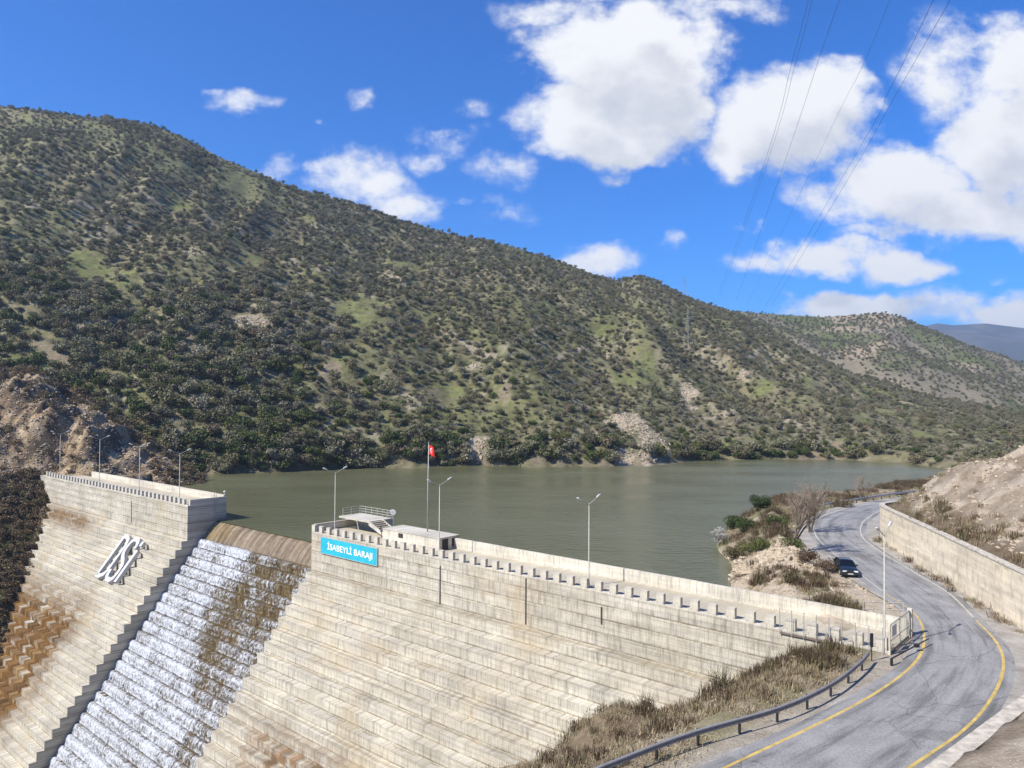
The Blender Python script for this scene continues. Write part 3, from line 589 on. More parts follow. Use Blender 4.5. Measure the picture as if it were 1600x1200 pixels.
def line(P, sgn, w, a, b, mat, lab):
    i0, i1 = int(a * 259), int(b * 259); A = P[i0:i1] ; D = dirv[i0:i1]
    k = len(A); q = np.arange(k) / 5.; ed = (fbm(q, q * 0, 3, 5) - .5)[:, None] * .05
    o = strip('road_marking', A - D * (w / 2 + ed), A + D * (w / 2 + ed), 0.022, mat, None, None, 3)
    tag(o, lab, 'road marking', kind='structure')
line(Lc, 1, .20, 0.0, .38, M['yellow'], 'solid yellow edge line on the inner side of the bend')
line(Rc, 1, .20, 0.0, .37, M['yellow'], 'solid yellow edge line on the outer side of the bend')
line(Lc, 1, .22, .38, 1.0, M['pale_yellow'], 'faded edge line on the lake side of the road')
line(Rc, 1, .22, .37, 1.0, M['pale_yellow'], 'faded edge line along the foot of the retaining wall')

# retaining wall
wpts = [(p[0], p[1], 0) for p in Wc]
t = thing('retaining_wall', 'tall pale concrete retaining wall curving along the outside of the road', 'wall')
mb = MB(); mb.sweep([Vector(p) for p in wpts], [(-.22, -.6), (-.22, 4.42), (.30, 4.42), (.30, -.6)]); mb.build('wall_body', M['retain'], t)
mb = MB(); mb.sweep([Vector(p) for p in wpts], [(-.29, 4.423), (-.29, 4.58), (.38, 4.58), (.38, 4.423)]); mb.build('coping', simple('dusty_coping', (.46, .41, .33), .95, 0, .35, 2.2), t)
mb = MB()
Ws = np.concatenate([[0], np.cumsum(np.linalg.norm(np.diff(Wc, axis=0), axis=1))])
for L in np.arange(0.7, Ws[-1], 1.15):                                      # shallow cast ribs down the face
    i = min(np.searchsorted(Ws, L), len(Wc) - 2); f = (L - Ws[i - 1]) / (Ws[i] - Ws[i - 1]); p = Wc[i - 1] * (1 - f) + Wc[i] * f; d = Wc[i] - Wc[i - 1]; d /= np.linalg.norm(d); sd = np.array([d[1], -d[0]])
    for side in (-1,):
        pts = []
        for a, b in ((-.045, .223), (.045, .223), (.045, .25), (-.045, .25)): pts.append(p + d * a - sd * b)
        mb.add([(q[0], q[1], z) for z in (-.3, 4.41) for q in pts], [(0, 1, 5, 4), (1, 2, 6, 5), (2, 3, 7, 6), (3, 0, 4, 7)])
mb.build('rib', M['retain'], t)

# ------------------------------------------------------------------ left abutment
BK = [(-600, 440, 240), (-250, 505, 222), (-80, 556, 210), (0, 573, 206), (45, 578, 204), (70, 584, 203), (100, 604, 203), (130, 614, 202), (165, 640, 201), (190, 657, 200), (215, 672, 199), (240, 693, 198), (275, 716, 197), (300, 735, 196), (322, 750, 193), (332, 758, 190)]
Qb = np.array([qof(p, y) for p, y, _ in BK]); Db = np.array([d for *_, d in BK], float); Zb = np.array([at(p, y, d)[2] for p, y, d in BK])
FT = [(-600, 172), (-250, 168), (0, 168), (75, 168), (120, 172), (200, 176), (290, 180), (325, 184), (332, 186)]
Qf = np.array([qof(p, 740) for p, _ in FT]); Df = np.array([d for _, d in FT], float)
def left_z(x, y):
    s = AX[0] * x + AX[1] * y; n = NX[0] * x + NX[1] * y; q = x / y
    zl = -0.72 * np.maximum(196.5 - s, 0) + (fbm(x / 14, y / 14, 4, 121) - .5) * 5 * sst(0, 12, 196.5 - s) + (ridged(x / 9, y / 9, 3, 122) - .6) * 2.5 * sst(0, 8, 196.5 - s)
    db = np.interp(q, Qb, Db); zb = np.interp(q, Qb, Zb); df = np.interp(q, Qf, Df); f0 = np.where(q < qof(100), 0.0, ZW - .6) * np.ones_like(q); f0 = np.interp(q, [qof(135), qof(200)], [0.0, ZW - .6])
    t = np.clip((y - df) / (db - df), 0, 1); env = sst(0, .25, t) * (1 - sst(.88, 1, t))
    zk = f0 + (zb - f0) * t ** .8 + env * np.clip((zb + 3) / 16, 0, 1) * (((ridged(x / 13, y / 30, 4, 123) - .6) * 8 + (fbm(x / 7, y / 7, 4, 124) - .5) * 4 + (ridged(x / 2.6, y / 11, 3, 125) - .6) * 3.2))
    zk = np.where(y > db, zb - (y - db) * .55, zk); zk = np.where(q > Qb[-1], ZW - 4, zk)
    zu = np.where((y < df), f0, zk)
    up = (n > 61.0) | ((s > 197) & (y > df))
    wb = np.maximum(sst(61, 71, n), sst(195, 207, s)); zl2 = np.where((n > 60.5) & (s > 180), -.1, zl)
    z = np.where((y < df) & (n > 61) & (s < 180), zu, zl2 + (np.where(y < df, zl2, zu) - zl2) * wb)
    return z, s, n, q, t
gx = np.arange(-230, -30, 0.62); gy = np.arange(80, 232, 0.62); GX, GY = np.meshgrid(gx, gy, indexing='ij'); X, Y = GX.ravel(), GY.ravel()
Z, S, N, Q, T = left_z(X, Y)
n1 = fbm(X / 6, Y / 6, 4, 131); n2 = fbm(X / 2.5, Y / 2.5, 3, 132)
C = np.tile(np.array([[0.15, 0.105, 0.06]]), (len(X), 1)); C = mixc(C, (0.055, 0.058, 0.024), sst(.45, .6, n1)); C = mixc(C, (0.13, 0.095, 0.055), sst(.58, .68, n2))
bank = (((N > 61) | (S > 197)) & (Y > np.interp(Q, Qf, Df) - 3)).astype(float)
C = mixc(C, (0.385, 0.275, 0.16), bank); C = mixc(C, (0.29, 0.205, 0.125), bank * sst(.46, .58, n1)); C = mixc(C, (0.48, 0.37, 0.235), bank * sst(.52, .62, n2) * .85); C = mixc(C, (0.085, 0.062, 0.042), bank * sst(.60, .74, ridged(X / 2.2, Y / 5.0, 3, 133)) * .8)
C = mixc(C, (0.15, 0.125, 0.06), bank * sst(.86, .98, T + (n1 - .5) * .3) * .8)
C = mixc(C, (0.11, 0.095, 0.05), bank * sst(qof(235), qof(310), Q) * (1 - sst(.25, .6, T + (n1 - .5))) * .8)
path = (((N > 60.5) | (S > 196)) & (bank < .5) & (Z > -1.5)).astype(float); C = mixc(C, (0.26, 0.22, 0.165), path)
fc = gfaces(len(gx), len(gy)); keep = ~((Z[fc].max(1) < ZW - .5) & (N[fc].min(1) > 62)) & ~((N[fc].max(1) < 62) & (Z[fc].max(1) < -57)) & ~((S[fc].min(1) < 150) & (N[fc].max(1) > 57) & (N[fc].min(1) < 66)) & (S[fc].min(1) > 108)
me = np_mesh('rock_bank', np.stack([X, Y, Z], 1), fc[keep]); set_col(me, C)
tag(link('rock_bank', me, M['rock'], smooth=False), 'eroded brown rock bank and dark scrub gully at the left end of the dam', 'rock bank', kind='structure')

# ------------------------------------------------------------------ lake
V = []; ss = np.linspace(-160, 420, 30); nn = np.concatenate([[63.9], np.linspace(70, 560, 30)])
for s in ss:
    for n in nn: p = dw(s, n, ZW); V.append(tuple(p))
me = np_mesh('lake', V, gfaces(len(ss), len(nn))); tag(link('lake', me, M['lake']), 'murky green reservoir water behind the dam', 'lake', kind='structure')

# ------------------------------------------------------------------ the dam (local axes: x = -s, y = n, z)
dam = thing('dam', 'pale concrete stepped dam with overflow spillway and crenellated crest', 'dam', (0, 0, 0), DAM_ROT)
SH_, SD_, N0 = 1.3, 0.98, 58.9
S_L0, S_L1, S_R1, S_R0 = 190.0, 123.0, 87.4, 15.6
def profile(n0, ztop, zfirst, zend):
    P = [(n0, ztop)]; n, z = n0, zfirst
    P.append((n, z))
    while z > zend:
        n -= SD_; P.append((n, z)); z -= SH_; P.append((n, z))
    return P
def block(name, s0, s1, P, nback, mat, jit=0.012, ds=2.4, zt=None, seed=1):
    r = random.Random(seed); ns = max(2, int(abs(s1 - s0) / ds) + 1); S = np.linspace(s0, s1, ns); V = []; k = len(P)
    row = [r.uniform(-.05, .05) for _ in P]
    for i, s in enumerate(S):
        for j, (n, z) in enumerate(P):
            e = jit if (0 < j) else 0
            V.append((-s, n + r.uniform(-e, e), z + (row[j // 2] if j > 1 else 0) + r.uniform(-e, e) * .6))
    F = [tuple(f) for f in gfaces(ns, k)]
    b = len(V)
    for i, s in enumerate(S): V.append((-s, nback, P[0][1])); V.append((-s, nback, P[-1][1]))
    for i in range(ns - 1):
        F.append((i * k, b + 2 * i, b + 2 * i + 2, (i + 1) * k)); F.append((b + 2 * i, b + 2 * i + 1, b + 2 * i + 3, b + 2 * i + 2))
    for i, rev in ((0, 0), (ns - 1, 1)):
        cap = [i * k + j for j in range(k)] + [b + 2 * i + 1, b + 2 * i]; F.append(tuple(cap[::-1] if rev else cap))
    me = bpy.data.meshes.new(name); me.from_pydata(V, [], F); me.update(); return link(name, me, mat, dam)
block('left_wall_block', S_L0 + 8, S_L1, profile(N0, 0.0, -5.7, -46), 65.7, M['concrete'], seed=3)
block('right_wall_block', S_R1, S_R0, profile(N0, 0.0, -5.2, -48), 64.4, M['concrete'], seed=5)
CH0, CZ0 = 61.9, -5.7
block('chute', S_L1 - .02, S_R1 + .02, profile(CH0, CZ0 + .01, CZ0, -48), 66, M['wet'], 0.03, seed=7)
# rounded weir crest
arc = []
for a in np.linspace(0, 1, 15):
    n = 65.0 - 3.35 * a; z = ZW - .05 - 2.55 * max(0, (a - .22) / .78) ** 1.65; arc.append((n, z))
arc = [(66.5, ZW - 1.5), (65.8, ZW - .3)] + arc + [(61.62, CZ0 - .12)]
V = []; S = np.linspace(S_L1, S_R1, 60)
for s in S:
    for n, z in arc: V.append((-s, n, z + .02 * math.sin(s * 1.7)))
me = np_mesh('weir_crest', V, gfaces(60, len(arc))); link('weir_crest', me, M['ogee'], dam, True)
# crest road
for (a, b, nb) in ((S_L0 + 8, S_L1 + .3, 65.3), (S_R1 - .4, S_R0, 64.0)):
    mb = MB(); mb.box((-a, N0 + .38, 0.004), (-b, nb, 0.05)); mb.build('crest_road', M['crest'], dam)
bs0_ = on_n(686, 850, 61.6)[0]
# upstream parapets
def upwall(a, b, n0, n1, zt):
    mb = MB(); x = -a; k = 0
    while x < -b - .01:
        x2 = min(x + 4.0, -b); mb.box((x + .012, n0, -.02), (x2 - .012, n1, zt + .012 * math.sin(k * 2.1))); x = x2; k += 1
    mb.box((-a + .02, n0 + .03, -.02), (-b - .02, n1 - .03, zt - .03)); return mb.build('upstream_parapet', M['parapet'], dam)
upwall(182.5, S_L1 + .32, 65.32, 65.69, 1.25); upwall(bs0_ - .05, S_R0 + .1, 64.02, 64.38, 1.27)
# end walls across the crest
mb = MB(); mb.box((-S_L1 - .3, N0 + .38, .004), (-S_L1 + .004, 65.69, 1.0)); mb.build('end_wall', M['parapet'], dam)
mb = MB(); mb.box((-S_R1 - .004, N0 + .38, .004), (-S_R1 + .38, 66.2, 1.05)); mb.build('end_wall', M['parapet'], dam)
# crenellated parapets
def cren(a, b):
    mb = MB(); mb.box((-a, N0 - .004, .004), (-b, N0 + .376, .10)); par = mb.build('downstream_parapet', M['parapet'], dam)
    x = -a; mm = MB(); mm.box((0, 0, 0), (.72, .38, .90)); first = None; pitch = 1.65
    while x + .72 <= -b + .05:
        if first is None: first = mm.build('merlon', M['parapet'], par); o = first
        else: o = first.copy(); COL.objects.link(o); o.parent = par
        o.location = (x, N0 - .004, .098); o.scale = (1, 1, 1 + random.uniform(-.03, .03)); x += pitch
cren(S_L0 + 1, S_L1); cren(S_R1, S_R0)
# contraction joints stained dark
for px, y0, y1, w in ((688, 884, 946, .22), (822, 902, 976, .2), (940, 948, 976, .2), (206, 783, 818, .3)):
    s, za = on_n(px, y0, N0); _, zb = on_n(px, y1, N0); zb = max(zb, -5.1)
    mb = MB(); mb.box((-s - w / 2, N0 - .012, zb), (-s + w / 2, N0 + .05, min(za, -.15))); mb.build('contraction_joint', M['interior'], dam)
# platform, stair, control room at the spillway end of the right block
PZ = 1.75
mb = MB(); mb.box((-S_R1 + .385, 63.0, PZ - .22), (-80.2, 66.9, PZ)); mb.box((-S_R1 + .385, 65.9, -6), (-80.2, 66.88, PZ - .221)); mb.build('platform', M['parapet'], dam)
mb = MB()
for k in range(9):
    x = -80.19 + k * .40; z = PZ - .12 - k * .185; mb.box((x, 63.0, z - .10), (x + .43, 65.0, z))
    mb.box((x, 63.0, z - .22), (x + .05, 65.0, z - .101))
st = mb.build('stair', M['crest'], dam)
for n_ in (62.78, 65.01):
    mb = MB(); V = []
    for n in (n_, n_ + .2): V += [(-80.2, n, PZ - .5), (-80.2, n, PZ + .06), (-76.4, n, .22), (-76.4, n, .06), (-76.9, n, .06)]
    mb.add(V, [(0, 1, 2, 3, 4), (9, 8, 7, 6, 5), (0, 5, 6, 1), (1, 6, 7, 2), (2, 7, 8, 3), (3, 8, 9, 4), (4, 9, 5, 0)]); mb.build('stair_cheek', M['parapet'], dam)
q0 = un(685, 838, 1.75); q1 = un(710, 836, 1.75); bs0 = q0 @ AX; bn0 = q0 @ NX; bn1 = q1 @ NX
bs1 = 75.8; bn0 = 61.6; bn1 = 64.9; bs0 = on_n(686, 850, bn0)[0]
cr = MB(); cr.box((-bs1, bn0, .052), (-bs0, bn1, 1.48)); room = cr.build('control_room', M['parapet'], dam)
mb = MB(); mb.box((-bs1 - .03, bn0 - .05, 1.482), (-bs0 + .06, bn1 + .04, 1.58)); mb.build('roof', M['parapet'], room)
mb = MB(); mb.box((-bs0 - .05, bn0 + .5, .06), (-bs0 + .02, bn0 + 1.5, 1.36)); mb.box((-bs0 - .05, bn0 + 2.1, .3), (-bs0 + .02, bn0 + 2.9, 1.3)); mb.build('door', M['interior'], room)
sW, zW_ = on_n(626, 856, bn0); mb = MB(); mb.box((-sW - .42, bn0 - .02, .75), (-sW + .42, bn0 + .05, 1.3)); w_ = mb.build('window', M['interior'], room)
mb = MB()
for k in range(4): mb.box((-sW - .40 + k * .26, bn0 - .045, .76), (-sW - .37 + k * .26, bn0 - .022, 1.29))
mb.build('window_bar', M['dark_metal'], w_)
# railing on the platform
t = thing('railing', 'pale tubular railing round the small platform above the stair', 'railing', (0, 0, 0), DAM_ROT)
pz = PZ; loop = [(-S_R1 + .6, 63.5), (-S_R1 + .6, 66.4), (-84.2, 66.45), (-81.8, 66.45), (-79.6, 66.4), (-79.6, 65.4)]
rmb = MB()
for h in (.38, .72, 1.06): rmb.tube([(x, n, pz + h) for x, n in loop], .035, 6)
rmb.build('rail', M['galv_light'], t)
for i in range(len(loop) - 1):
    (x0, y0), (x1, y1) = loop[i], loop[i + 1]; k = max(1, int(math.hypot(x1 - x0, y1 - y0) / 1.1))
    for j in range(k + (i == len(loop) - 2)):
        f = j / k; pm = MB(); pm.tube([(0, 0, 0), (0, 0, 1.08)], .045, 6); o = pm.build('post', M['galv_light'], t); o.location = (x0 + (x1 - x0) * f, y0 + (y1 - y0) * f, pz)

# cascade
ds = .16; S = np.arange(S_R1 + .05, S_L1 - .02, ds); prof = [(.55, .05), (.12, .07), (-.10, -.02), (-.22, -.32), (-.29, -.70), (-.34, -1.02), (-.52, -1.20)]
steps = []
n, z = CH0, CZ0
while z > -45: steps.append((n, z)); n -= SD_; z -= SH_
steps = [(CH0 - SD_ * i, CZ0 - SH_ * i) for i in range(len(steps))]
V = []; Fm = []; FO = []
for i, (n, z) in enumerate(steps):
    nn = n - SD_ if i >= 0 else n
    wob = fbm(S / .45, np.full_like(S, i * 7.7), 3, 201); big = fbm(S / 3.0, np.full_like(S, i * 3.1), 3, 202)
    # where the sheet is white: thick on the left, thin brown film in the middle, spray along the right edge, mixing lower down
    dep = i / 28.0
    edge = S - (105.5 + 3.5 * math.sin(i * .33) - 4.0 * sst(.25, .9, dep))
    bias = sst(-8.0, 5.0, edge) * .46 + .27 - .09 * (1 - sst(-6, 3, edge)) * (1 - dep)
    bias = bias + .22 * sst(93.5, 90.5, S) * (.5 + dep) if False else bias + .24 * (1 - sst(88.6, 93.5, S)) * (.55 + .6 * dep) + (.10 + .34 * dep) * (1 - sst(97, 107, S)) * (.55 + .9 * fbm(S / 1.3, np.full_like(S, 5.0), 3, 203))
    f = bias + (big - .5) * .55
    b = len(V); k = len(prof)
    for j, s in enumerate(S):
        for m, (pn, pz_) in enumerate(prof):
            am = .05 + .20 * (m in (3, 4, 5)); vv = .10 * (m >= 5)
            V.append((-s, nn + pn - wob[j] * am * (1.0), z + pz_ + (wob[j] - .5) * .12 + vv * wob[j])); FO.append((f[j] + (.10 if m in (2, 3) else 0) - (.22 if m == 0 else 0) + (.06 if m >= 5 else 0),) * 3)
    g = gfaces(len(S), k) + b; Fm.append(g)
me = np_mesh('cascade', np.array(V), np.concatenate(Fm)); set_col(me, np.array(FO), 'foam')
o = link('cascade', me, M['foam'], None, True); o.rotation_euler = (0, 0, DAM_ROT); tag(o, 'white foaming water tumbling down the spillway steps', 'cascade', kind='structure')

# ------------------------------------------------------------------ lettering
def beam(pts, w, h):                                                       # flat bar along 2-D points with mitred joints
    pts = [np.array(p, float) for p in pts]; n = len(pts); L = []
    for i in range(n):
        d0 = pts[i] - pts[i - 1] if i else pts[1] - pts[0]; d1 = pts[i + 1] - pts[i] if i < n - 1 else d0
        d0 = d0 / np.linalg.norm(d0); d1 = d1 / np.linalg.norm(d1); m = np.array([-(d0 + d1)[1], (d0 + d1)[0]]); m /= np.linalg.norm(m)
        c = max(.4, m @ np.array([-d0[1], d0[0]])); L.append((pts[i] + m * w / 2 / c, pts[i] - m * w / 2 / c))
    V = []; F = []
    for a, b in L: V += [(*a, 0), (*b, 0), (*b, h), (*a, h)]
    for i in range(n - 1):
        k = 4 * i; F += [(k, k + 4, k + 5, k + 1), (k + 1, k + 5, k + 6, k + 2), (k + 2, k + 6, k + 7, k + 3), (k + 3, k + 7, k + 4, k)]
    F += [(0, 1, 2, 3), (4 * n - 1, 4 * n - 2, 4 * n - 3, 4 * n - 4)]; return V, F
tilt = math.atan2(SH_, SD_)                                                # lies on the step noses
t = thing('lettering', 'three large white raised letters reading DSİ on the left stepped face', 'letters', (0, 0, 0), DAM_ROT)
nose = lambda z: N0 - SD_ + .0 + (z + 5.7) * SD_ / SH_ - .02
org = Vector((-141.6, nose(-13.3), -13.3)); ex = Vector((1, 0, 0)); ey = Vector((0, SD_, SH_)).normalized(); ez = ex.cross(ey)
Hh = 7.6
def letter(name, strokes, x0, w=.80):
    mb = MB()
    for st_ in strokes:
        V, F = beam([(x0 + a, b * Hh) for a, b in st_], w, .62); mb.add([org + ex * v[0] + ey * v[1] + ez * (v[2] + .02) for v in V], F)
    return mb.build(name, M['white_paint'], t)
arcD = [(0, 0)] + [(1.35 * 1 + 1.25 * math.sin(a), .5 - .5 * math.cos(a)) for a in np.linspace(.25, PI - .25, 11)] + [(0, 1), (0, 0), (.02, 0)]
letter('letter', [[(0, 0), (0, 1), (1.2, 1), (2.2, .93), (2.6, .82), (2.6, .18), (2.2, .07), (1.2, 0), (-.3, 0)]], .3)
letter('letter', [[(3.0, .80), (2.85, .92), (2.2, 1), (.9, 1), (.25, .92), (.05, .78), (.25, .64), (.9, .56), (2.2, .45), (2.9, .36), (3.05, .2), (2.85, .07), (2.2, 0), (.8, 0), (.15, .08), (0, .22)]], 3.75)
letter('letter', [[(0, 0), (0, .78)]], 8.0)

iv = [o for o in t.children][-1]; mb = MB(); V, F = beam([(8.0, .88 * Hh), (8.0, 1.0 * Hh)], .8, .62); mb.add([org + ex * v[0] + ey * v[1] + ez * (v[2] + .02) for v in V], F); mb.build('dot', M['white_paint'], iv)
def text_mesh(body, w, h, d=.02):
    cu = bpy.data.curves.new('lettering', 'FONT'); cu.body = body; cu.extrude = d; cu.offset = .012; ob = bpy.data.objects.new('lettering', cu); COL.objects.link(ob)
    dg = bpy.context.evaluated_depsgraph_get(); me = bpy.data.meshes.new_from_object(ob.evaluated_get(dg)); bpy.data.objects.remove(ob)
    c = np.zeros(len(me.vertices) * 3); me.vertices.foreach_get('co', c); c = c.reshape(-1, 3); lo, hi = c.min(0), c.max(0)
    c[:, 0] = (c[:, 0] - lo[0]) / (hi[0] - lo[0]) * w - w / 2; c[:, 1] = (c[:, 1] - lo[1]) / (hi[1] - lo[1]) * h - h / 2
    me.vertices.foreach_set('co', c.ravel()); me.update(); return me
(sa, za), (sb, zb) = on_n(502, 841, N0 - .1), on_n(589.5, 855, N0 - .1); zlo = on_n(503, 867, N0 - .1)[1]
zt_, zl_ = -.12, -.12 - 2.05 * .95; zt_ = (za + zb) / 2; zl_ = (zlo + on_n(588, 880, N0 - .1)[1]) / 2
t = thing('sign_board', 'long turquoise sign board with white lettering hung at the right block of the dam', 'sign', (0, 0, 0), DAM_ROT)
mb = MB(); mb.box((-sa, N0 - .16, zl_), (-sb, N0 - .02, zt_)); mb.build('panel', M['turquoise'], t)
mb = MB()
for lo, hi in (((-sa - .06, N0 - .17, zt_), (-sb + .06, N0 - .015, zt_ + .07)), ((-sa - .06, N0 - .17, zl_ - .07), (-sb + .06, N0 - .015, zl_)), ((-sa - .07, N0 - .17, zl_), (-sa - .001, N0 - .015, zt_)), ((-sb + .001, N0 - .17, zl_), (-sb + .07, N0 - .015, zt_))): mb.box(lo, hi)
mb.build('frame', M['galv_light'], t)
me = text_mesh('İSABEYLİ BARAJI', (sa - sb) * .80, (zt_ - zl_) * .62); o = link('sign_text', me, M['white_cloth'], t); o.rotation_euler = (PI / 2, 0, 0); o.location = (-(sa + sb) / 2 + .35, N0 - .175, (zt_ + zl_) / 2)
for o_ in (t,): pass

# ------------------------------------------------------------------ lamp posts, flag
def lamp(label, s, n, z0, top):
    t = thing('street_lamp', label, 'street lamp', dw(s, n, z0), DAM_ROT, 'lamp posts on the dam crest'); h = top - z0
    mb = MB(); mb.tube([(0, 0, 0), (0, 0, .5), (0, 0, .55), (0, 0, h)], [.09, .09, .066, .042], 8); mb.build('pole', M['galv_light'], t, True)
    mb = MB(); mb.box((-.2, -.2, 0), (.2, .2, .04)); mb.build('base_plate', M['galv'], t)
    for sg in (-1, 1):
        a = MB(); a.tube([(0, 0, h - .12), (0, sg * .25, h - .02), (0, sg * 1.35, h + .45)], .035, 6); arm = a.build('arm', M['galv_light'], t)
        b = MB(); b.tube([(0, sg * 1.25, h + .42), (0, sg * 1.4, h + .48), (0, sg * 1.75, h + .62), (0, sg * 1.95, h + .68)], [.05, .10, .115, .06], 8); b.build('lamp_head', M['lamp_white'], arm, True)
NP = 60.0
LM = [(94.5, 678, 742, 'leftmost pole with twin arms on the left dam crest by the rock bank'), (156.3, 686, 757, 'second lamp post from the left end of the crenellated crest'), (218.5, 698, 770, 'third lamp post on the left block, before the one nearest the spillway'), (281.2, 708, 782, 'twin arm lamp post nearest the spillway on the left block'),
      (524, 738, 828, 'twin arm lamp post behind the turquoise sign board'), (687, 757, 860, 'twin arm lamp post beside the flagpole and control room'), (920.5, 786, 905, 'twin arm lamp post half way along the right crest'), (1381.5, 834, 992, 'twin arm lamp post at the crest gate beside the road')]
for px, yt, yb, lab in LM:
    s, zt = on_n(px, yt, NP); lamp(lab, s, NP, .05, zt)
sF, _ = on_n(668, 826, 63.6); _, zF = on_n(676, 693, 63.6)
t = thing('flagpole', 'tall white flagpole with a small red flag on the control room roof', 'flagpole', dw(sF, 63.6, 1.58), DAM_ROT)
hF = zF - 1.58; mb = MB(); mb.tube([(0, 0, 0), (.02, 0, hF * .5), (.1, 0, hF)], [.09, .075, .045], 8); mb.build('pole', M['galv_light'], t, True)
mb = MB(); mb.tube([(.1, 0, hF), (.1, 0, hF + .12)], [.075, .03], 8); mb.build('finial', M['lamp_white'], t, True)
FW, FHt = 1.25, 1.15; gu, gv = 16, 10; V = []
def flagpt(u, v): return (.15 + u * FW * .85, .22 * math.sin(u * 5.2 + v * 1.1) * u, hF - .25 - v * FHt - u * u * .28 + .05 * math.sin(u * 9))
for i in range(gu):
    for j in range(gv): V.append(flagpt(i / (gu - 1), j / (gv - 1)))
fl = link('flag', np_mesh('flag', V, gfaces(gu, gv)), M['red'], t, True)
mb = MB()
for side in (-.012, .012):
    def fp(u, v): p = flagpt(u, v); return (p[0], p[1] + side, p[2])
    o_, i_ = [], []
    for a in np.linspace(.55, 2 * PI - .55, 22): o_.append(fp(.40 + .20 * math.cos(a) * .92, .5 + .28 * math.sin(a)))
    for a in np.linspace(.75, 2 * PI - .75, 22): i_.append(fp(.445 + .16 * math.cos(a) * .92, .5 + .222 * math.sin(a)))
    mb.add(o_ + i_, [(k, k + 1, 23 + k, 22 + k) for k in range(21)])
    sp_ = [fp(.665 + (.085 if k % 2 == 0 else .034) * math.cos(PI + k * PI / 5), .5 + (.115 if k % 2 == 0 else .046) * math.sin(PI + k * PI / 5)) for k in range(10)]
    mb.add(sp_, [tuple(range(10))])
mb.build('emblem', M['white_cloth'], fl)
# oval plate on a post behind the wall
s, z = on_n(614.5, 800, 66.0); t = thing('plate_sign', 'small oval pale plate on a thin post between stair and flagpole', 'sign', dw(s, 66.0, -1.0), DAM_ROT)
mb = MB(); mb.tube([(0, 0, 0), (0, 0, z + 1)], .035, 6); mb.build('post', M['galv'], t)
mb = MB(); V = [(.62 * math.cos(a), y, z + 1.0 + .36 * math.sin(a)) for y in (-.09, -.04) for a in np.linspace(0, 2 * PI, 20, endpoint=False)]
mb.add(V, [tuple(range(20)), tuple(range(39, 19, -1))] + [(k, (k + 1) % 20, 20 + (k + 1) % 20, 20 + k) for k in range(20)]); mb.build('plate', M['galv_light'], t)
mb = MB(); V = [(.40 * math.cos(a), -.094, z + 1.0 + .2 * math.sin(a)) for a in np.linspace(0, 2 * PI, 20, endpoint=False)]; mb.add(V, [tuple(range(20))]); mb.build('face', simple('plate_face', (.28, .27, .36), .5), t)
# wheel valve by the stair
s, z = on_n(611, 824, 62.6); t = thing('valve', 'small dark valve wheel by the control room wall near the stair', 'valve', dw(75.0 + 1.9, 62.3, .05), DAM_ROT)
mb = MB(); mb.tube([(0, 0, 0), (0, 0, 1.0)], .05, 6); mb.build('stem', M['dark_metal'], t)
mb = MB(); mb.tube([(.3 * math.cos(a), -.05, 1.1 + .3 * math.sin(a)) for a in np.linspace(0, 2 * PI, 17)], .04, 6); mb.tube([(-.3, -.05, 1.1), (.3, -.05, 1.1)], .03, 6); mb.build('wheel', M['dark_metal'], t)
# end of the left block: ladder, float post, knob
t = thing('ladder', 'thin steel ladder on the shaded end wall of the left block', 'ladder', dw(S_L1, 63.6, 0), DAM_ROT)
mb = MB()
for a in (-.22, .22): mb.tube([(.10, a, -2.9), (.10, a, 1.6), (-.25, a, 1.75)], .03, 6)
mb.build('side_rail', M['galv_light'], t)
for z in np.arange(-2.6, 1.4, .35): mb = MB(); mb.tube([(.10, -.22, z), (.10, .22, z)], .02, 5); mb.build('rung', M['galv_light'], t)
t = thing('marker_post', 'short white marker post with round cap at the corner of the left block', 'post', dw(S_L1 + .25, 65.5, 1.25), DAM_ROT)
mb = MB(); mb.tube([(0, 0, 0), (0, 0, .35)], .12, 8); mb.build('stem', M['white_paint'], t)
mb = MB(); mb.tube([(0, 0, .35), (0, 0, .42), (0, 0, .6), (0, 0, .7)], [.14, .24, .24, .1], 10); mb.build('cap', M['lamp_white'], t, True)

# ------------------------------------------------------------------ fence, gate and rails at the road end of the crest
s0f = on_n(1218, 985, N0 - .2)[0]; s1f = S_R0 + .35
t = thing('mesh_fence', 'thin wire mesh fence on posts along the parapet at the road end', 'fence', (0, 0, 0), DAM_ROT)
for k in range(9):
    pm = MB(); pm.tube([(0, 0, -.3), (0, 0, 1.75)], .03, 6); o = pm.build('post', M['galv'], t); o.location = (-(s0f + (s1f - s0f) * k / 8), N0 - .16, 0)
mb = MB()
fm = simple('grey_fence_steel', (.30, .29, .27), .6, .2)
for z in (.05, 1.0, 1.7): mb.tube([(-s0f, N0 - .16, z), (-s1f, N0 - .16, z)], .012, 5)
mb.build('rail', fm, t)
mb = MB(); mb.box((-s0f, N0 - .17, -.20), (-s1f, N0 - .006, -.145)); mb.build('base_beam', simple('brown_steel', (.16, .12, .09), .7), t)
mb = MB(); nw = 40
for k in range(nw):
    x = -s0f + (s0f - s1f) * (k + .5) / nw; mb.tube([(x, N0 - .16, -.1), (x, N0 - .16, 1.7)], .005, 3, cap=False)
mb.build('wire_mesh', M['galv'], t)
t = thing('gate', 'pale tubular steel gate closing the road end of the crest', 'gate', dw(S_R0 - .05, N0, 0), DAM_ROT)
W_ = 5.3; mb = MB()
for y0, y1 in ((.25, W_ / 2), (W_ / 2 + .06, W_)):
    mb.tube([(0, y0, .12), (0, y1, .12), (0, y1, 1.95), (0, y0, 1.95), (0, y0, .12)], .05, 6); mb.tube([(0, y0, .8), (0, y1, .8)], .035, 6)
mb.build('frame', M['galv_light'], t)
mb = MB()
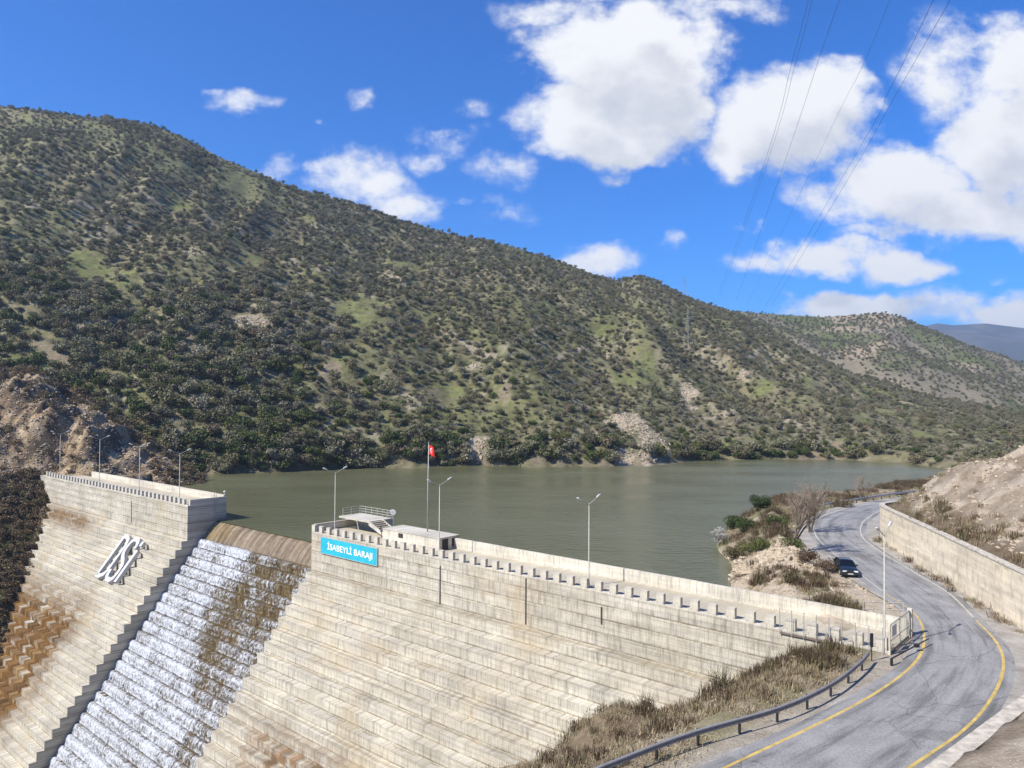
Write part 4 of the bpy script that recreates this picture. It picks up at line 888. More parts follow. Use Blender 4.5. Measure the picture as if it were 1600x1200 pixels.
for k in range(17): mb.tube([(0, .3 + k * .305, .12), (0, .3 + k * .305, 1.95)], .022, 5)
mb.build('bar', M['galv_light'], t)
mb = MB(); mb.box((-.04, .7, 1.0), (-.07 + .1, 1.7, 1.75)); mb.build('panel', M['white_paint'], t)
for y in (.05, W_ + .3):
    g_ = .06 if y < 1 else .16; mb = MB(); mb.box((-g_, -g_, -.5), (g_, g_, 2.05)); o = mb.build('gate_post', M['parapet'], t); o.location = (0, y, 0)
t = thing('pipe_railing', 'low pale pipe railing behind the upstream wall beside the gate', 'railing', (0, 0, 0), DAM_ROT)
pa, pb = un(1349, 962, .1), un(1412, 964, .1); A_ = (-(pa @ AX), pa @ NX); B_ = (-(pb @ AX), pb @ NX)
mb = MB()
for z in (.65, 1.25): mb.tube([(A_[0], A_[1], z), (B_[0], B_[1], z)], .04, 6)
mb.build('rail', M['galv_light'], t)
for k in range(5):
    f = k / 4; pm = MB(); pm.tube([(0, 0, -.4), (0, 0, 1.28)], .045, 6); o = pm.build('post', M['galv_light'], t); o.location = (A_[0] + (B_[0] - A_[0]) * f, A_[1] + (B_[1] - A_[1]) * f, 0)
pa, pb = un(1393, 1029, .35), un(1451, 998, .5)
t = thing('barrier_pole', 'thin dark barrier pole reaching from the gate corner over the yellow line', 'barrier', tuple(pa)); d = Vector(pb - pa)
mb = MB(); mb.tube([(0, 0, 0), d * .65, d], [.06, .055, .045], 6); mb.build('pole', M['dark_metal'], t)
mb = MB(); mb.box((-.07, -.07, -.6), (.07, .07, .0)); mb.build('support', M['dark_metal'], t)
mb = MB(); q = d * .66; mb.box((q.x - .16, q.y - .12, q.z - .14), (q.x + .16, q.y + .12, q.z + .1)); mb.build('clamp', M['dark_metal'], t)
pa = un(1362, 1030, 0); t = thing('sign_post', 'short dark plate on a slim post in the scrub before the gate', 'sign', (pa[0], pa[1], -.5)); mb = MB(); mb.tube([(0, 0, 0), (0, 0, 1.9)], .035, 6); mb.build('post', M['dark_metal'], t)
mb = MB(); mb.box((-.11, -.03, 1.35), (.11, .03, 2.3)); mb.build('plate', M['dark_metal'], t)

# guard rails
WB = [(0, -.165), (.06, -.12), (.06, -.05), (.0, 0), (.06, .05), (.06, .12), (0, .165), (-.03, .165), (.03, .11), (.03, .05), (-.03, 0), (.03, -.05), (.03, -.11), (-.03, -.165)]
def guardrail(P, label, nk, mat):
    pts = catmull(P, nk); t = thing('guardrail', label, 'guardrail')
    mb = MB(); mb.sweep([Vector((p[0], p[1], .62)) for p in pts], WB); mb.build('beam', mat, t)
    L = np.concatenate([[0], np.cumsum(np.linalg.norm(np.diff(pts, axis=0), axis=1))])
    for l in np.arange(.5, L[-1], 3.0):
        x, y = np.interp(l, L, pts[:, 0]), np.interp(l, L, pts[:, 1]); i = min(int(np.searchsorted(L, l)), len(pts) - 1); d = pts[i] - pts[i - 1]; d /= np.linalg.norm(d)
        pm = MB(); pm.box((-.05, -.06, -1.0), (.05, .06, .76)); o = pm.build('post', M['dark_metal'], t); o.location = (x - d[1] * .1, y + d[0] * .1, 0); o.rotation_euler = (0, 0, math.atan2(d[1], d[0]))
guardrail([(-12, 23.5), (-3, 30.3), (4.4, 36.1), (9.4, 39.7), (15.3, 43.1), (19.6, 46.6), (23.1, 50.4), (24.8, 52.6)], 'galvanised guardrail on the inner edge of the near bend', 60, simple('shade_darkened_galvanised', (.27, .27, .275), .5, .15))  # steel darkened in its base colour to stand for the beam's shaded face
guardrail([(44.2, 117.5), (47.5, 122.0), (53.4, 128.0), (60, 133.5), (70.8, 141.8), (82, 149.5), (94.5, 157.4), (110, 166)], 'distant guardrail along the lake edge where the road turns away', 50, M['galv'])

# ------------------------------------------------------------------ car
def car():
    hd = Vector((-.2, -.98, 0)).normalized(); t = thing('car', 'black sedan parked on the road shoulder beyond the dam gate', 'car', (35.15, 79.7, .03), math.atan2(hd.y, hd.x))
    xs = [-2.2, -2.12, -1.9, -1.3, -.7, 0, .6, 1.0, 1.5, 1.9, 2.12, 2.2]; zt = [.62, .86, .93, .96, .95, .94, .93, .91, .84, .76, .66, .50]; wd = [.70, .80, .84, .86, .87, .87, .87, .86, .84, .81, .76, .66]
    mb = MB(); V = []
    for x, z, w in zip(xs, zt, wd):
        for y, zz in ((-w * .9, .24), (-w, .42), (-w, min(.70, z - .05)), (-w * .93, z - .02), (-w * .5, z + .02), (0, z + .03), (w * .5, z + .02), (w * .93, z - .02), (w, min(.70, z - .05)), (w, .42), (w * .9, .24)): V.append((x, y, zz))
    k = 11; F = [tuple(f) for f in gfaces(len(xs), k)] + [tuple(range(k)), tuple(range((len(xs) - 1) * k, len(xs) * k))[::-1]]; F += [(i * k, i * k + k, i * k + 2 * k - 1, i * k + k - 1) for i in range(len(xs) - 1)]
    mb.add(V, F); mb.build('body', M['car_paint'], t, True)
    mb = MB(); gl = [(-1.75, .93, .74, .93), (-1.15, 1.36, .60, .93), (-.9, 1.40, .58, .93), (.15, 1.41, .58, .93), (.35, 1.37, .60, .93), (1.05, .92, .74, .90)]; V = []
    for x, z, w, zb in gl: V += [(x, -w - .08, zb), (x, -w, z), (x, w, z), (x, w + .08, zb)]
    mb.add(V, [f for i in range(5) for f in ((4 * i, 4 * i + 4, 4 * i + 5, 4 * i + 1), (4 * i + 1, 4 * i + 5, 4 * i + 6, 4 * i + 2), (4 * i + 2, 4 * i + 6, 4 * i + 7, 4 * i + 3))]); mb.build('window_glass', M['glass'], t)
    mb = MB(); rf = [(-1.12, 1.385, .60), (-.9, 1.43, .59), (-.4, 1.445, .585), (.15, 1.435, .585), (.32, 1.40, .60)]; V = []
    for x, z, w in rf: V += [(x, -w - .015, z - .05), (x, -w * .8, z), (x, 0, z + .015), (x, w * .8, z), (x, w + .015, z - .05)]
    mb.add(V, [tuple(f) for f in gfaces(5, 5)]); mb.build('roof', M['car_paint'], t, True)
    mb = MB()
    for sg in (-1, 1):
        mb.tube([(1.02, sg * .82, .92), (.34, sg * .605, 1.385)], .032, 5); mb.tube([(-.35, sg * .86, .93), (-.35, sg * .60, 1.39)], .035, 5); mb.tube([(-1.72, sg * .82, .93), (-1.14, sg * .615, 1.37)], .05, 5)
    mb.build('pillar', M['car_paint'], t)
    for x in (-1.33, 1.36):
        for sg in (-1, 1):
            w = MB(); w.tube([(0, -.10, 0), (0, -.09, 0), (0, .09, 0), (0, .10, 0)], [.27, .315, .315, .27], 18); o = w.build('wheel', M['rubber'], t, False); o.location = (x, sg * .77, .315)
            r = MB(); r.tube([(0, sg * .101, 0), (0, sg * .112, 0)], [.20, .16], 14); r.build('rim', M['rim'], o)
    for sg in (-1, 1):
        h = MB(); h.box((-.03, -.20, -.065), (.05, .20, .065)); o = h.build('headlight', M['headlight'], t); o.location = (2.145, sg * .53, .60); o.rotation_euler = (0, 0, -sg * .18)
        m_ = MB(); m_.tube([(0, 0, 0), (.02, sg * .10, .03), (.02, sg * .22, .03)], [.04, .09, .06], 8); o = m_.build('wing_mirror', M['car_paint'], t, True); o.location = (.78, sg * .83, .95)
        h = MB(); h.box((-.04, -.18, -.09), (.02, .18, .09)); o = h.build('tail_light', M['red'], t); o.location = (-2.17, sg * .55, .72)
    mb = MB(); mb.box((2.16, -.30, .50), (2.215, .30, .64)); mb.build('grille', M['dark_metal'], t)
    mb = MB(); mb.box((2.1, -.78, .24), (2.26, .78, .42)); mb.build('bumper', M['car_paint'], t)
    mb = MB(); mb.box((2.255, -.26, .30), (2.275, .26, .41)); mb.build('number_plate', M['lamp_white'], t)
car()

# ------------------------------------------------------------------ vegetation
def crown(name, Rr, Hc, z0, leaves, leaf, lobes, seed, mat, lobe_r=.5):
    r = np.random.default_rng(seed); L = []
    for k in range(lobes):
        a = r.uniform(0, 2 * PI); d = Rr * .62 * math.sqrt(r.uniform(0, 1)); L.append((d * math.cos(a), d * math.sin(a), z0 + Hc * (.22 + .55 * r.uniform(0, 1) * (1 - .45 * d / Rr)), Rr * lobe_r * r.uniform(.7, 1.15)))
    L = np.array(L); i = r.integers(0, lobes, leaves); d = r.normal(size=(leaves, 3)); d /= np.linalg.norm(d, axis=1)[:, None]; rad = r.uniform(.55, 1.12, leaves)[:, None] ** .7
    P = L[i, :3] + d * L[i, 3][:, None] * rad * np.array([1, 1, .78]); P[:, 2] = np.maximum(P[:, 2], z0 * .35)
    nrm = d + r.normal(size=(leaves, 3)) * .75; nrm /= np.linalg.norm(nrm, axis=1)[:, None]; u = np.cross(nrm, r.normal(size=(leaves, 3))); u /= np.linalg.norm(u, axis=1)[:, None]; v = np.cross(nrm, u)
    a = (leaf * r.uniform(.55, 1.35, leaves))[:, None]; b = a * r.uniform(.5, .9, leaves)[:, None]
    V = np.stack([P - u * a * .5, P - v * b * .5 + nrm * a * .1, P + u * a * .5, P + v * b * .5 + nrm * a * .1], 1).reshape(-1, 3); return V, np.arange(leaves * 4).reshape(-1, 4)
def trunk_mb(h, r, seed, spread=.8, limbs=3):
    rr = random.Random(seed); mb = MB(); x, y = rr.uniform(-.2, .2), rr.uniform(-.2, .2)
    mb.tube([(0, 0, -.5), (x * .5, y * .5, h * .5), (x, y, h)], [r * 1.3, r, r * .8], 6)
    for k in range(limbs):
        a = k * 2 * PI / limbs + rr.uniform(-.5, .5); mb.tube([(x, y, h * .95), (x + math.cos(a) * spread * .5, y + math.sin(a) * spread * .5, h * 1.35), (x + math.cos(a) * spread, y + math.sin(a) * spread, h * 1.9)], [r * .7, r * .5, r * .2], 5)
    return mb
lib = bpy.data.collections.new('tree_library')
def make_tree_kind(seed, Rr, Hc, z0, leaves, leaf, lobes, leafmat, th, tr):
    V, Fc = crown('crown', Rr, Hc, z0, leaves, leaf, lobes, seed, leafmat); cm = np_mesh('crown', V, Fc); cm.materials.append(leafmat)
    tb = trunk_mb(th, tr, seed); tm = bpy.data.meshes.new('trunk'); tm.from_pydata(tb.v, [], tb.f); tm.update(); tm.materials.append(M['bark'])
    # a joined mesh for the mass of far trees
    b = len(V); allV = np.concatenate([V, np.array(tb.v)]); fs = [tuple(f) for f in Fc] + [tuple(i + b for i in f) for f in tb.f]
    jm = bpy.data.meshes.new('far_tree'); jm.from_pydata(allV.tolist(), [], fs); jm.materials.append(leafmat); jm.materials.append(M['bark']); jm.polygons.foreach_set('material_index', [0] * len(Fc) + [1] * len(tb.f)); jm.update()
    o = bpy.data.objects.new('far_tree', jm); lib.objects.link(o); return cm, tm
OL = [make_tree_kind(300 + k, (2.2, 2.6, 1.7, 2.4, 1.9, 2.8)[k], (3.0, 2.7, 3.9, 3.4, 2.6, 2.9)[k], .55, 620, .44, (9, 12, 6, 10, 5, 14)[k], M['olive_leaf'], .9, .15) for k in range(6)]
SHR = [make_tree_kind(340 + k, 2.0, 2.6, .25, 620, .40, 9, M['shrub_leaf'], .6, .12) for k in range(3)]
def scatter(name, P, scl, rot, idx, coll, label, cat, tilt=None):
    me = bpy.data.meshes.new(name); me.vertices.add(len(P)); me.vertices.foreach_set('co', np.asarray(P, np.float32).ravel())
    zs_ = np.asarray(scl, np.float32); v3 = np.stack([zs_ * rng.uniform(.82, 1.2, len(zs_)), zs_ * rng.uniform(.82, 1.2, len(zs_)), zs_ * rng.uniform(.72, 1.25, len(zs_))], 1)
    a = me.attributes.new('scl', 'FLOAT_VECTOR', 'POINT'); a.data.foreach_set('vector', v3.astype(np.float32).ravel())
    for nm, ty, dat in (('rot', 'FLOAT', rot), ('idx', 'INT', idx)):
        a = me.attributes.new(nm, ty, 'POINT'); a.data.foreach_set('value', np.asarray(dat, np.float32 if ty == 'FLOAT' else np.int32))
    o = bpy.data.objects.new(name, me); COL.objects.link(o); tag(o, label, cat, kind='stuff')
    ng = bpy.data.node_groups.new(name, 'GeometryNodeTree'); ng.interface.new_socket('Geometry', in_out='INPUT', socket_type='NodeSocketGeometry'); ng.interface.new_socket('Geometry', in_out='OUTPUT', socket_type='NodeSocketGeometry')
    gi, go = nd(ng, 'NodeGroupInput'), nd(ng, 'NodeGroupOutput'); ci = nd(ng, 'GeometryNodeCollectionInfo'); ci.inputs['Collection'].default_value = coll; ci.inputs['Separate Children'].default_value = True; ci.inputs['Reset Children'].default_value = True
    ip = nd(ng, 'GeometryNodeInstanceOnPoints'); ip.inputs['Pick Instance'].default_value = True
    def na(n, ty): x = nd(ng, 'GeometryNodeInputNamedAttribute', data_type=ty); x.inputs[0].default_value = n; return x.outputs[0]
    cx = nd(ng, 'ShaderNodeCombineXYZ'); L = ng.links.new; L(na('rot', 'FLOAT'), cx.inputs[2]); er = nd(ng, 'FunctionNodeEulerToRotation'); L(cx.outputs[0], er.inputs[0])
    L(gi.outputs[0], ip.inputs['Points']); L(ci.outputs[0], ip.inputs['Instance']); L(na('idx', 'INT'), ip.inputs['Instance Index']); L(er.outputs[0], ip.inputs['Rotation']); L(na('scl', 'FLOAT_VECTOR'), ip.inputs['Scale']); L(ip.outputs[0], go.inputs[0])
    md = o.modifiers.new('scatter', 'NODES'); md.node_group = ng; return o

def pix(P):
    d = P - O[None]; w = d @ _F; return 800 + FP * (d @ _R) / w, 600 - FP * (d @ _U) / w
# positions on the main hill
sp = 3.95; xs = np.arange(-560, 640, sp); ys = np.arange(200, 640, sp); GX, GY = np.meshgrid(xs, ys, indexing='ij'); X = GX.ravel() + rng.uniform(-.48, .48, GX.size) * sp; Y = GY.ravel() + rng.uniform(-.48, .48, GX.size) * sp
q = X / Y; ds_ = np.interp(q, Qs, Ds); dr_ = np.interp(q, Qr, Dr); ok = (Y > ds_ + 1.5) & (Y < dr_ + 6) & (q > qof(-90)) & (q < qof(1690)); X, Y = X[ok], Y[ok]; q = X / Y
Zh = hill_z(X, Y); pm_ = patch_masks(X, Y); den = 1.02 + 1.15 * (fbm(X / 30, Y / 30, 3, 141) - .5)
tpos = (Y - np.interp(q, Qs, Ds)) / (np.interp(q, Qr, Dr) - np.interp(q, Qs, Ds))
low = (1 - sst(.15, .40, tpos)) * (1 - sst(qof(420), qof(640), q)); den += .5 * low + .12 * (1 - sst(0, .1, tpos)); den -= .25 * sst(.72, .9, tpos) * (1 - sst(qof(350), qof(520), q)); den += .04 * sst(qof(700), qof(1000), q)
for k, w in (('g', .9), ('h', .50), ('r', 1.4), ('d', .7)): den -= w * pm_[k]
dk = np.zeros(len(X))
for h in DARK:
    if h is not None: dk = np.maximum(dk, 1 - sst(.6, 1.1, np.hypot((X - h[0] - h[0] / h[1] * (Y - h[1])) / 13, (Y - h[1]) / 20)))
den -= .30 * meadow(X, Y); den += 1.2 * dk
ok = rng.uniform(0, 1, len(X)) < den; X, Y, Zh, q, tpos, low, dk = (a[ok] for a in (X, Y, Zh, q, tpos, low, dk))
scl = .48 + .62 * rng.uniform(0, 1, len(X)) ** 1.5; scl *= 1 + .62 * low + .25 * dk; scl *= 1 - .30 * sst(.6, .95, tpos) * (1 - sst(qof(350), qof(520), q)) * (1 - dk); scl *= 1 - .20 * sst(qof(600), qof(1000), q)
P = np.stack([X, Y, Zh - .15], 1)
# drop what the left rock bank or the near slope hides
px, py = pix(P + np.array([0, 0, 4.0])); bankpx = [p for p, *_ in BK]; bankpy = [y for _, y, _ in BK]
hid = (px < 330) & (py > np.interp(px, bankpx, bankpy) + 2)
hid |= (px > 1395) & (py > np.interp(px, [1395, 1500, 1600, 1800], [795, 748, 682, 560]) + 4); hid |= (px < -60) | (px > 1665)
P, scl, q, tpos, low, dk, px, py = (a[~hid] for a in (P, scl, q, tpos, low, dk, px, py))
nS = 420; qS = rng.uniform(qof(250), qof(1470), nS); yS = np.interp(qS, Qs, Ds) + rng.uniform(.3, 7, nS); xS = qS * yS; mS = patch_masks(xS, yS)['r']
kS = (mS < .5) & (rng.uniform(0, 1, nS) < 1.05 - .75 * sst(qof(1000), qof(1300), qS)); xS, yS, qS = xS[kS], yS[kS], qS[kS]; PS = np.stack([xS, yS, hill_z(xS, yS) - .15], 1); pxS, pyS = pix(PS + np.array([0, 0, 3.0])); nS = len(PS)
P = np.concatenate([P, PS]); scl = np.concatenate([scl, rng.uniform(.7, 1.45, nS)]); q = np.concatenate([q, qS]); tpos = np.concatenate([tpos, np.zeros(nS)]); low = np.concatenate([low, np.zeros(nS)]); dk = np.concatenate([dk, np.zeros(nS)]); px = np.concatenate([px, pxS]); py = np.concatenate([py, pyS])
near = 1 - sst(.02, .14, tpos); shr = rng.uniform(0, 1, len(P)) < .05 + .50 * near + .22 * low
size = scl * 5 / P[:, 1]; inframe = (px > 0) & (px < 1600)
order = np.argsort(-size * inframe)
io = [i for i in order if not shr[i]][:298]; ishr = [i for i in order if shr[i]][:170]
ind = set(io) | set(ishr)
# a label per stretch of the bank, by what stands there
def zone(px, py):
    if px < 330: return ('on the dark slope above the left rock bank', 'trees above the left rock bank')
    if px < 560: return ('on the bank across the water left of the turquoise sign', 'trees on the bank left of the flagpole')
    if px < 730: return ('on the far shore behind the flagpole', 'trees behind the flagpole')
    if px < 930: return ('between the two pale rock faces on the far shore', 'trees between the rock faces')
    if px < 1100: return ('round the large pale rock face on the shore', 'trees round the shore rock face')
    if px < 1350: return ('on the slope behind the bare trees of the promontory', 'trees behind the promontory')
    return ('at the right end of the lake beyond the road', 'trees at the right end of the lake')
protos = {}
def plant(kind, k, meshes, pos, s, rz, label, cat, group):
    key = (kind, k)
    if key not in protos:
        t = thing(kind, label, cat, pos, rz, group); c = bpy.data.objects.new('crown', meshes[0]); COL.objects.link(c); c.parent = t; u = bpy.data.objects.new('trunk', meshes[1]); COL.objects.link(u); u.parent = t; protos[key] = t
    else:
        t = copy_tree(protos[key]); t.location = pos; t.rotation_euler = (0, 0, rz); t['label'] = label; t['group'] = group
    t.scale = (s, s, s * random.uniform(.85, 1.1)); return t
for i in io:
    zl, gl_ = zone(px[i], py[i]); sz = 'large' if scl[i] > 1.25 else ('medium' if scl[i] > .95 else 'small')
    plant('olive_tree', i % 6, OL[i % 6], tuple(P[i]), scl[i], rng.uniform(0, 6.28), f'{sz} grey green olive tree {zl}', 'tree', gl_)
for i in ishr:
    zl, gl_ = zone(px[i], py[i]); sz = 'large' if scl[i] > 1.15 else 'small'
    plant('shrub', i % 3, SHR[i % 3], tuple(P[i] - np.array([0, 0, .2])), scl[i] * 1.05, rng.uniform(0, 6.28), f'{sz} dark green bush {zl}', 'bush', gl_.replace('trees', 'bushes'))
rest = np.array([i for i in range(len(P)) if i not in ind])
idx = np.where(shr[rest], 6 + rest % 3, rest % 6)
# trees of the hill behind
sp = 4.9; xs = np.arange(150, 800, sp); ys = np.arange(590, 945, sp); GX, GY = np.meshgrid(xs, ys, indexing='ij'); X2 = GX.ravel() + rng.uniform(-.48, .48, GX.size) * sp; Y2 = GY.ravel() + rng.uniform(-.48, .48, GX.size) * sp
q2 = X2 / Y2; Zb2 = hill2_z(X2, Y2); P2 = np.stack([X2, Y2, Zb2 - .2], 1); px2, py2 = pix(P2 + np.array([0, 0, 5.0]))
mainr = np.interp(q2, Qr, [y for _, y, _ in RG]); ok = (py2 < mainr + 6) & (px2 > 1080) & (px2 < 1660) & (rng.uniform(0, 1, len(X2)) < .72 + 1.0 * (fbm(X2 / 50, Y2 / 50, 3, 151) - .5)); P2 = P2[ok]
scatter('hillside_trees', np.concatenate([P[rest], P2]), np.concatenate([scl[rest], rng.uniform(.50, .95, len(P2))]), rng.uniform(0, 6.28, len(rest) + len(P2)), np.concatenate([idx, rng.integers(0, 6, len(P2))]), lib,
        'olive trees dotting the upper hillside as one mass', 'trees')
print('hill trees', len(P), len(P2), 'shrubs', len(ishr))

# low scrub between the trees of the far bank
nP = 30000; yy_ = rng.uniform(205, 620, nP) ; qq_ = rng.uniform(qof(-40), qof(1640), nP); xx_ = qq_ * yy_; k_ = (yy_ > np.interp(qq_, Qs, Ds) + 1) & (yy_ < np.interp(qq_, Qr, Dr)) ; xx_, yy_, qq_ = xx_[k_], yy_[k_], qq_[k_]
mm_ = patch_masks(xx_, yy_); k_ = rng.uniform(0, 1, len(xx_)) < .75 - .6 * mm_['g'] - .7 * mm_['r'] - .3 * mm_['h'] - .4 * mm_['d']; xx_, yy_ = xx_[k_], yy_[k_]; zz_ = hill_z(xx_, yy_)
hlib = bpy.data.collections.new('low_scrub_library'); hmat = m_leaf('low_scrub', [(0.0, (.10, .10, .05)), (.35, (.17, .155, .09)), (.6, (.22, .185, .125)), (.8, (.13, .14, .06)), (1.0, (.26, .23, .17))], .4)
for k in range(3):
    V, Fc = crown('low_scrub', .9, .9, .05, 70, .34, 4, 480 + k, None, .6); me = np_mesh('low_scrub', V, Fc); me.materials.append(hmat); hlib.objects.link(bpy.data.objects.new('low_scrub', me))
scatter('low_scrub', np.stack([xx_, yy_, zz_ - .1], 1), rng.uniform(.5, 1.35, len(xx_)), rng.uniform(0, 6.28, len(xx_)), np.arange(len(xx_)) % 3, hlib, 'low dry scrub between the trees on the far hillside', 'scrub')
# grass and scrub
def blades(seed, n, h, w, spread, lean, mat):
    r = np.random.default_rng(seed); b = r.normal(size=(n, 2)) * spread; a = r.uniform(0, 6.28, n); ln = r.uniform(0, lean, n) * h; hh = h * r.uniform(.5, 1.15, n)
    d = np.stack([np.cos(a), np.sin(a)], 1); pr = np.stack([-d[:, 1], d[:, 0]], 1); z0 = np.zeros((n, 1)) - .05
    A = np.concatenate([b - pr * w / 2, z0], 1); B = np.concatenate([b + pr * w / 2, z0], 1); Mi = np.concatenate([b + d * (ln * .4)[:, None], (hh * .6)[:, None]], 1); T = np.concatenate([b + d * ln[:, None], hh[:, None]], 1)
    mo = np.concatenate([pr * w * .4, np.zeros((n, 1))], 1); V = np.stack([A, B, Mi + mo, Mi - mo, T], 1).reshape(-1, 3); base = np.arange(n) * 5
    F = [(k, k + 1, k + 2, k + 3) for k in base] + [(k + 3, k + 2, k + 4) for k in base]; me = bpy.data.meshes.new('grass_tuft'); me.from_pydata(V.tolist(), [], F); me.update(); me.materials.append(mat); return me
glib = bpy.data.collections.new('grass_library')
for k in range(4): glib.objects.link(bpy.data.objects.new('grass_tuft', blades(400 + k, 46, .50, .035, .26, .9, M['dry_grass'])))
for k in range(3): glib.objects.link(bpy.data.objects.new('grass_tuft', blades(420 + k, 60, .80, .045, .34, .8, M['scrub'])))
for k in range(3): glib.objects.link(bpy.data.objects.new('grass_tuft', blades(430 + k, 70, .15, .035, .36, 1.0, M['turf'])))
def on_ground(x, y): z, *_ = ground_z(np.atleast_1d(np.asarray(x, float)), np.atleast_1d(np.asarray(y, float))); return z
nP = 60000; gx_ = rng.uniform(-20, 110, nP); gy_ = rng.uniform(20, 175, nP); gz, S_, N_, DS_, RA_, DW_ = ground_z(gx_, gy_)
n1 = fbm(gx_ / 5, gy_ / 5, 3, 161); hw = 5.0
bankm = (N_ < 58) & (S_ > 13) & (S_ < 62) & (RA_ > 6.3) & (DW_ < 0)
promm = (N_ > 65) & (DS_ > 1.2) & (RA_ > 6.6) & (DW_ < 0)
edge = (DW_ > .5) & (DW_ < 1.2 + 4.0 * fbm(gx_ / 6, gy_ / 6, 3, 163) - 1.2 * (gy_ > 96)) & (gy_ > 50); wallfoot = (DW_ < -.3) & (DW_ > -1.3)
hillm = (DW_ > 3.5) & (gy_ < 46)
prob = bankm * (.02 + .32 * sst(.56, .68, n1) + .55 * ((S_ < 27) & (N_ > 44)) + .6 * np.exp(-(((S_ - 36) / 4) ** 2 + ((N_ - 52) / 4) ** 2))) + promm * (.08 + .75 * sst(.50, .62, n1)) * (1 - .97 * np.exp(-(((gx_ - 31.5) / 6) ** 2 + ((gy_ - 90) / 9) ** 4))) + edge * .32 + wallfoot * .5 * (gy_ > 48) + hillm * .10 + (DW_ > 3.5) * (gy_ > 46) * .05
ok = rng.uniform(0, 1, nP) < prob; gi_ = np.nonzero(ok)[0]
dark = (rng.uniform(0, 1, len(gi_)) < .12 + .55 * sst(.50, .62, n1[gi_]) * (bankm | promm | edge)[gi_])
scatter('dry_grass', np.stack([gx_[gi_], gy_[gi_], gz[gi_]], 1), rng.uniform(.55, 1.25, len(gi_)), rng.uniform(0, 6.28, len(gi_)), np.where(dark, 4 + gi_ % 3, gi_ % 4), glib, 'dry brown grass and weeds over the banks beside the road', 'grass')
nT = 70000; tx_ = rng.uniform(-20, 75, nT); ty_ = rng.uniform(20, 150, nT); tz_, ts_, tn_, td_, tr_, tw_ = ground_z(tx_, ty_); t1 = fbm(tx_ / 3, ty_ / 3, 3, 164)
kt = np.nonzero((rng.uniform(0, 1, nT) < .04 + .34 * sst(.46, .64, t1)) & (tw_ < 0) & (((tn_ < 58.5) & (ts_ > 12) & (ts_ < 58) & (tr_ > 5.3)) | ((tn_ > 65) & (td_ > 1.5) & (tr_ > 6.4) & (ty_ > 98))))[0]
scatter('short_grass', np.stack([tx_[kt], ty_[kt], tz_[kt]], 1), rng.uniform(.6, 1.5, len(kt)), rng.uniform(0, 6.28, len(kt)), 7 + kt % 3, glib, 'short dry turf covering the banks beside the road', 'grass')
print('grass', len(gi_), len(kt))
# dark scrub on the left valley side and the rock bank
GUL = m_leaf('gully_scrub', [(0.0, (.125, .085, .05)), (.5, (.20, .145, .085)), (.8, (.15, .13, .06)), (1.0, (.24, .18, .11))], .5)
slib = bpy.data.collections.new('scrub_library')
for k in range(4):
    V, Fc = crown('scrub', 1.1, 1.3, .1, 150, .30, 5, 440 + k, None, .55); me = np_mesh('scrub_bush', V, Fc); me.materials.append(GUL); slib.objects.link(bpy.data.objects.new('scrub_bush', me))
nP = 16000; x_ = rng.uniform(-170, -50, nP); y_ = rng.uniform(85, 205, nP); z_, s_, n_, q_, t_ = left_z(x_, y_); n1 = fbm(x_ / 8, y_ / 8, 3, 171)
va = (n_ < 60) & (s_ < 198) & (s_ > 140) & (z_ > -44) & (n_ > 12); tip = (n_ > 66) & (q_ > qof(235)) & (q_ < Qb[-1] - .004) & (t_ > 0.02) & (t_ < .8) & (rng.uniform(0, 1, nP) < sst(qof(240), qof(325), q_) * .7); topb = (n_ > 61) & (t_ > .86) & (y_ < np.interp(q_, Qb, Db) + 3) & (q_ < qof(310))
pr = va * .75 + tip * .8 + topb * .5 + ((t_ > .05) & (t_ < 1) & (s_ > 150) & (q_ < qof(300))) * .09
ok = np.nonzero(rng.uniform(0, 1, nP) < pr)[0]
scatter('scrub', np.stack([x_[ok], y_[ok], z_[ok] - .1], 1), rng.uniform(.5, 1.35, len(ok)), rng.uniform(0, 6.28, len(ok)), ok % 4, slib, 'dark leafless scrub covering the gully beside the left block', 'scrub')
print('scrub', len(ok)); LBX = (x_, y_, z_, t_, s_, q_)
# rubble on the cut slope and promontory
rlib = bpy.data.collections.new('rubble_library')
mrub = simple('rubble_stone', (.42, .34, .235), .95, 0, .35, 1.5)
for k in range(4):
    r = np.random.default_rng(460 + k); bm_v = r.normal(size=(12, 3)); bm_v /= np.linalg.norm(bm_v, axis=1)[:, None]; bm_v *= r.uniform(.7, 1.1, 12)[:, None] * np.array([.5, .4, .32])
    import bmesh
    bm = bmesh.new(); [bm.verts.new(v) for v in bm_v]; bmesh.ops.convex_hull(bm, input=bm.verts); me = bpy.data.meshes.new('stone'); bm.to_mesh(me); bm.free(); me.materials.append(mrub); rlib.objects.link(bpy.data.objects.new('stone', me))
nP = 60000; x_ = rng.uniform(5, 120, nP); y_ = rng.uniform(15, 150, nP); z_, s_, n_, d_, ra_, dw_ = ground_z(x_, y_); n1 = fbm(x_ / 4, y_ / 4, 3, 181)
pr = (dw_ > 1.2) * (.45 + .55 * sst(.45, .6, n1)) + ((n_ > 65) & (d_ > -.6) & (dw_ < 0) & (y_ < 99) & (x_ < 36.5)) * .8 + ((ra_ > 5.0) & (ra_ < 8) & (dw_ < 0)) * .12
ok = np.nonzero(rng.uniform(0, 1, nP) < pr)[0]
scatter('rubble', np.stack([x_[ok], y_[ok], z_[ok]], 1), rng.uniform(.15, .8, len(ok)) ** 1.5 * np.interp(y_[ok], [40, 60], [.3, 1.0]), rng.uniform(0, 6.28, len(ok)), ok % 4, rlib, 'loose pale stones on the cut slope and promontory', 'stones')

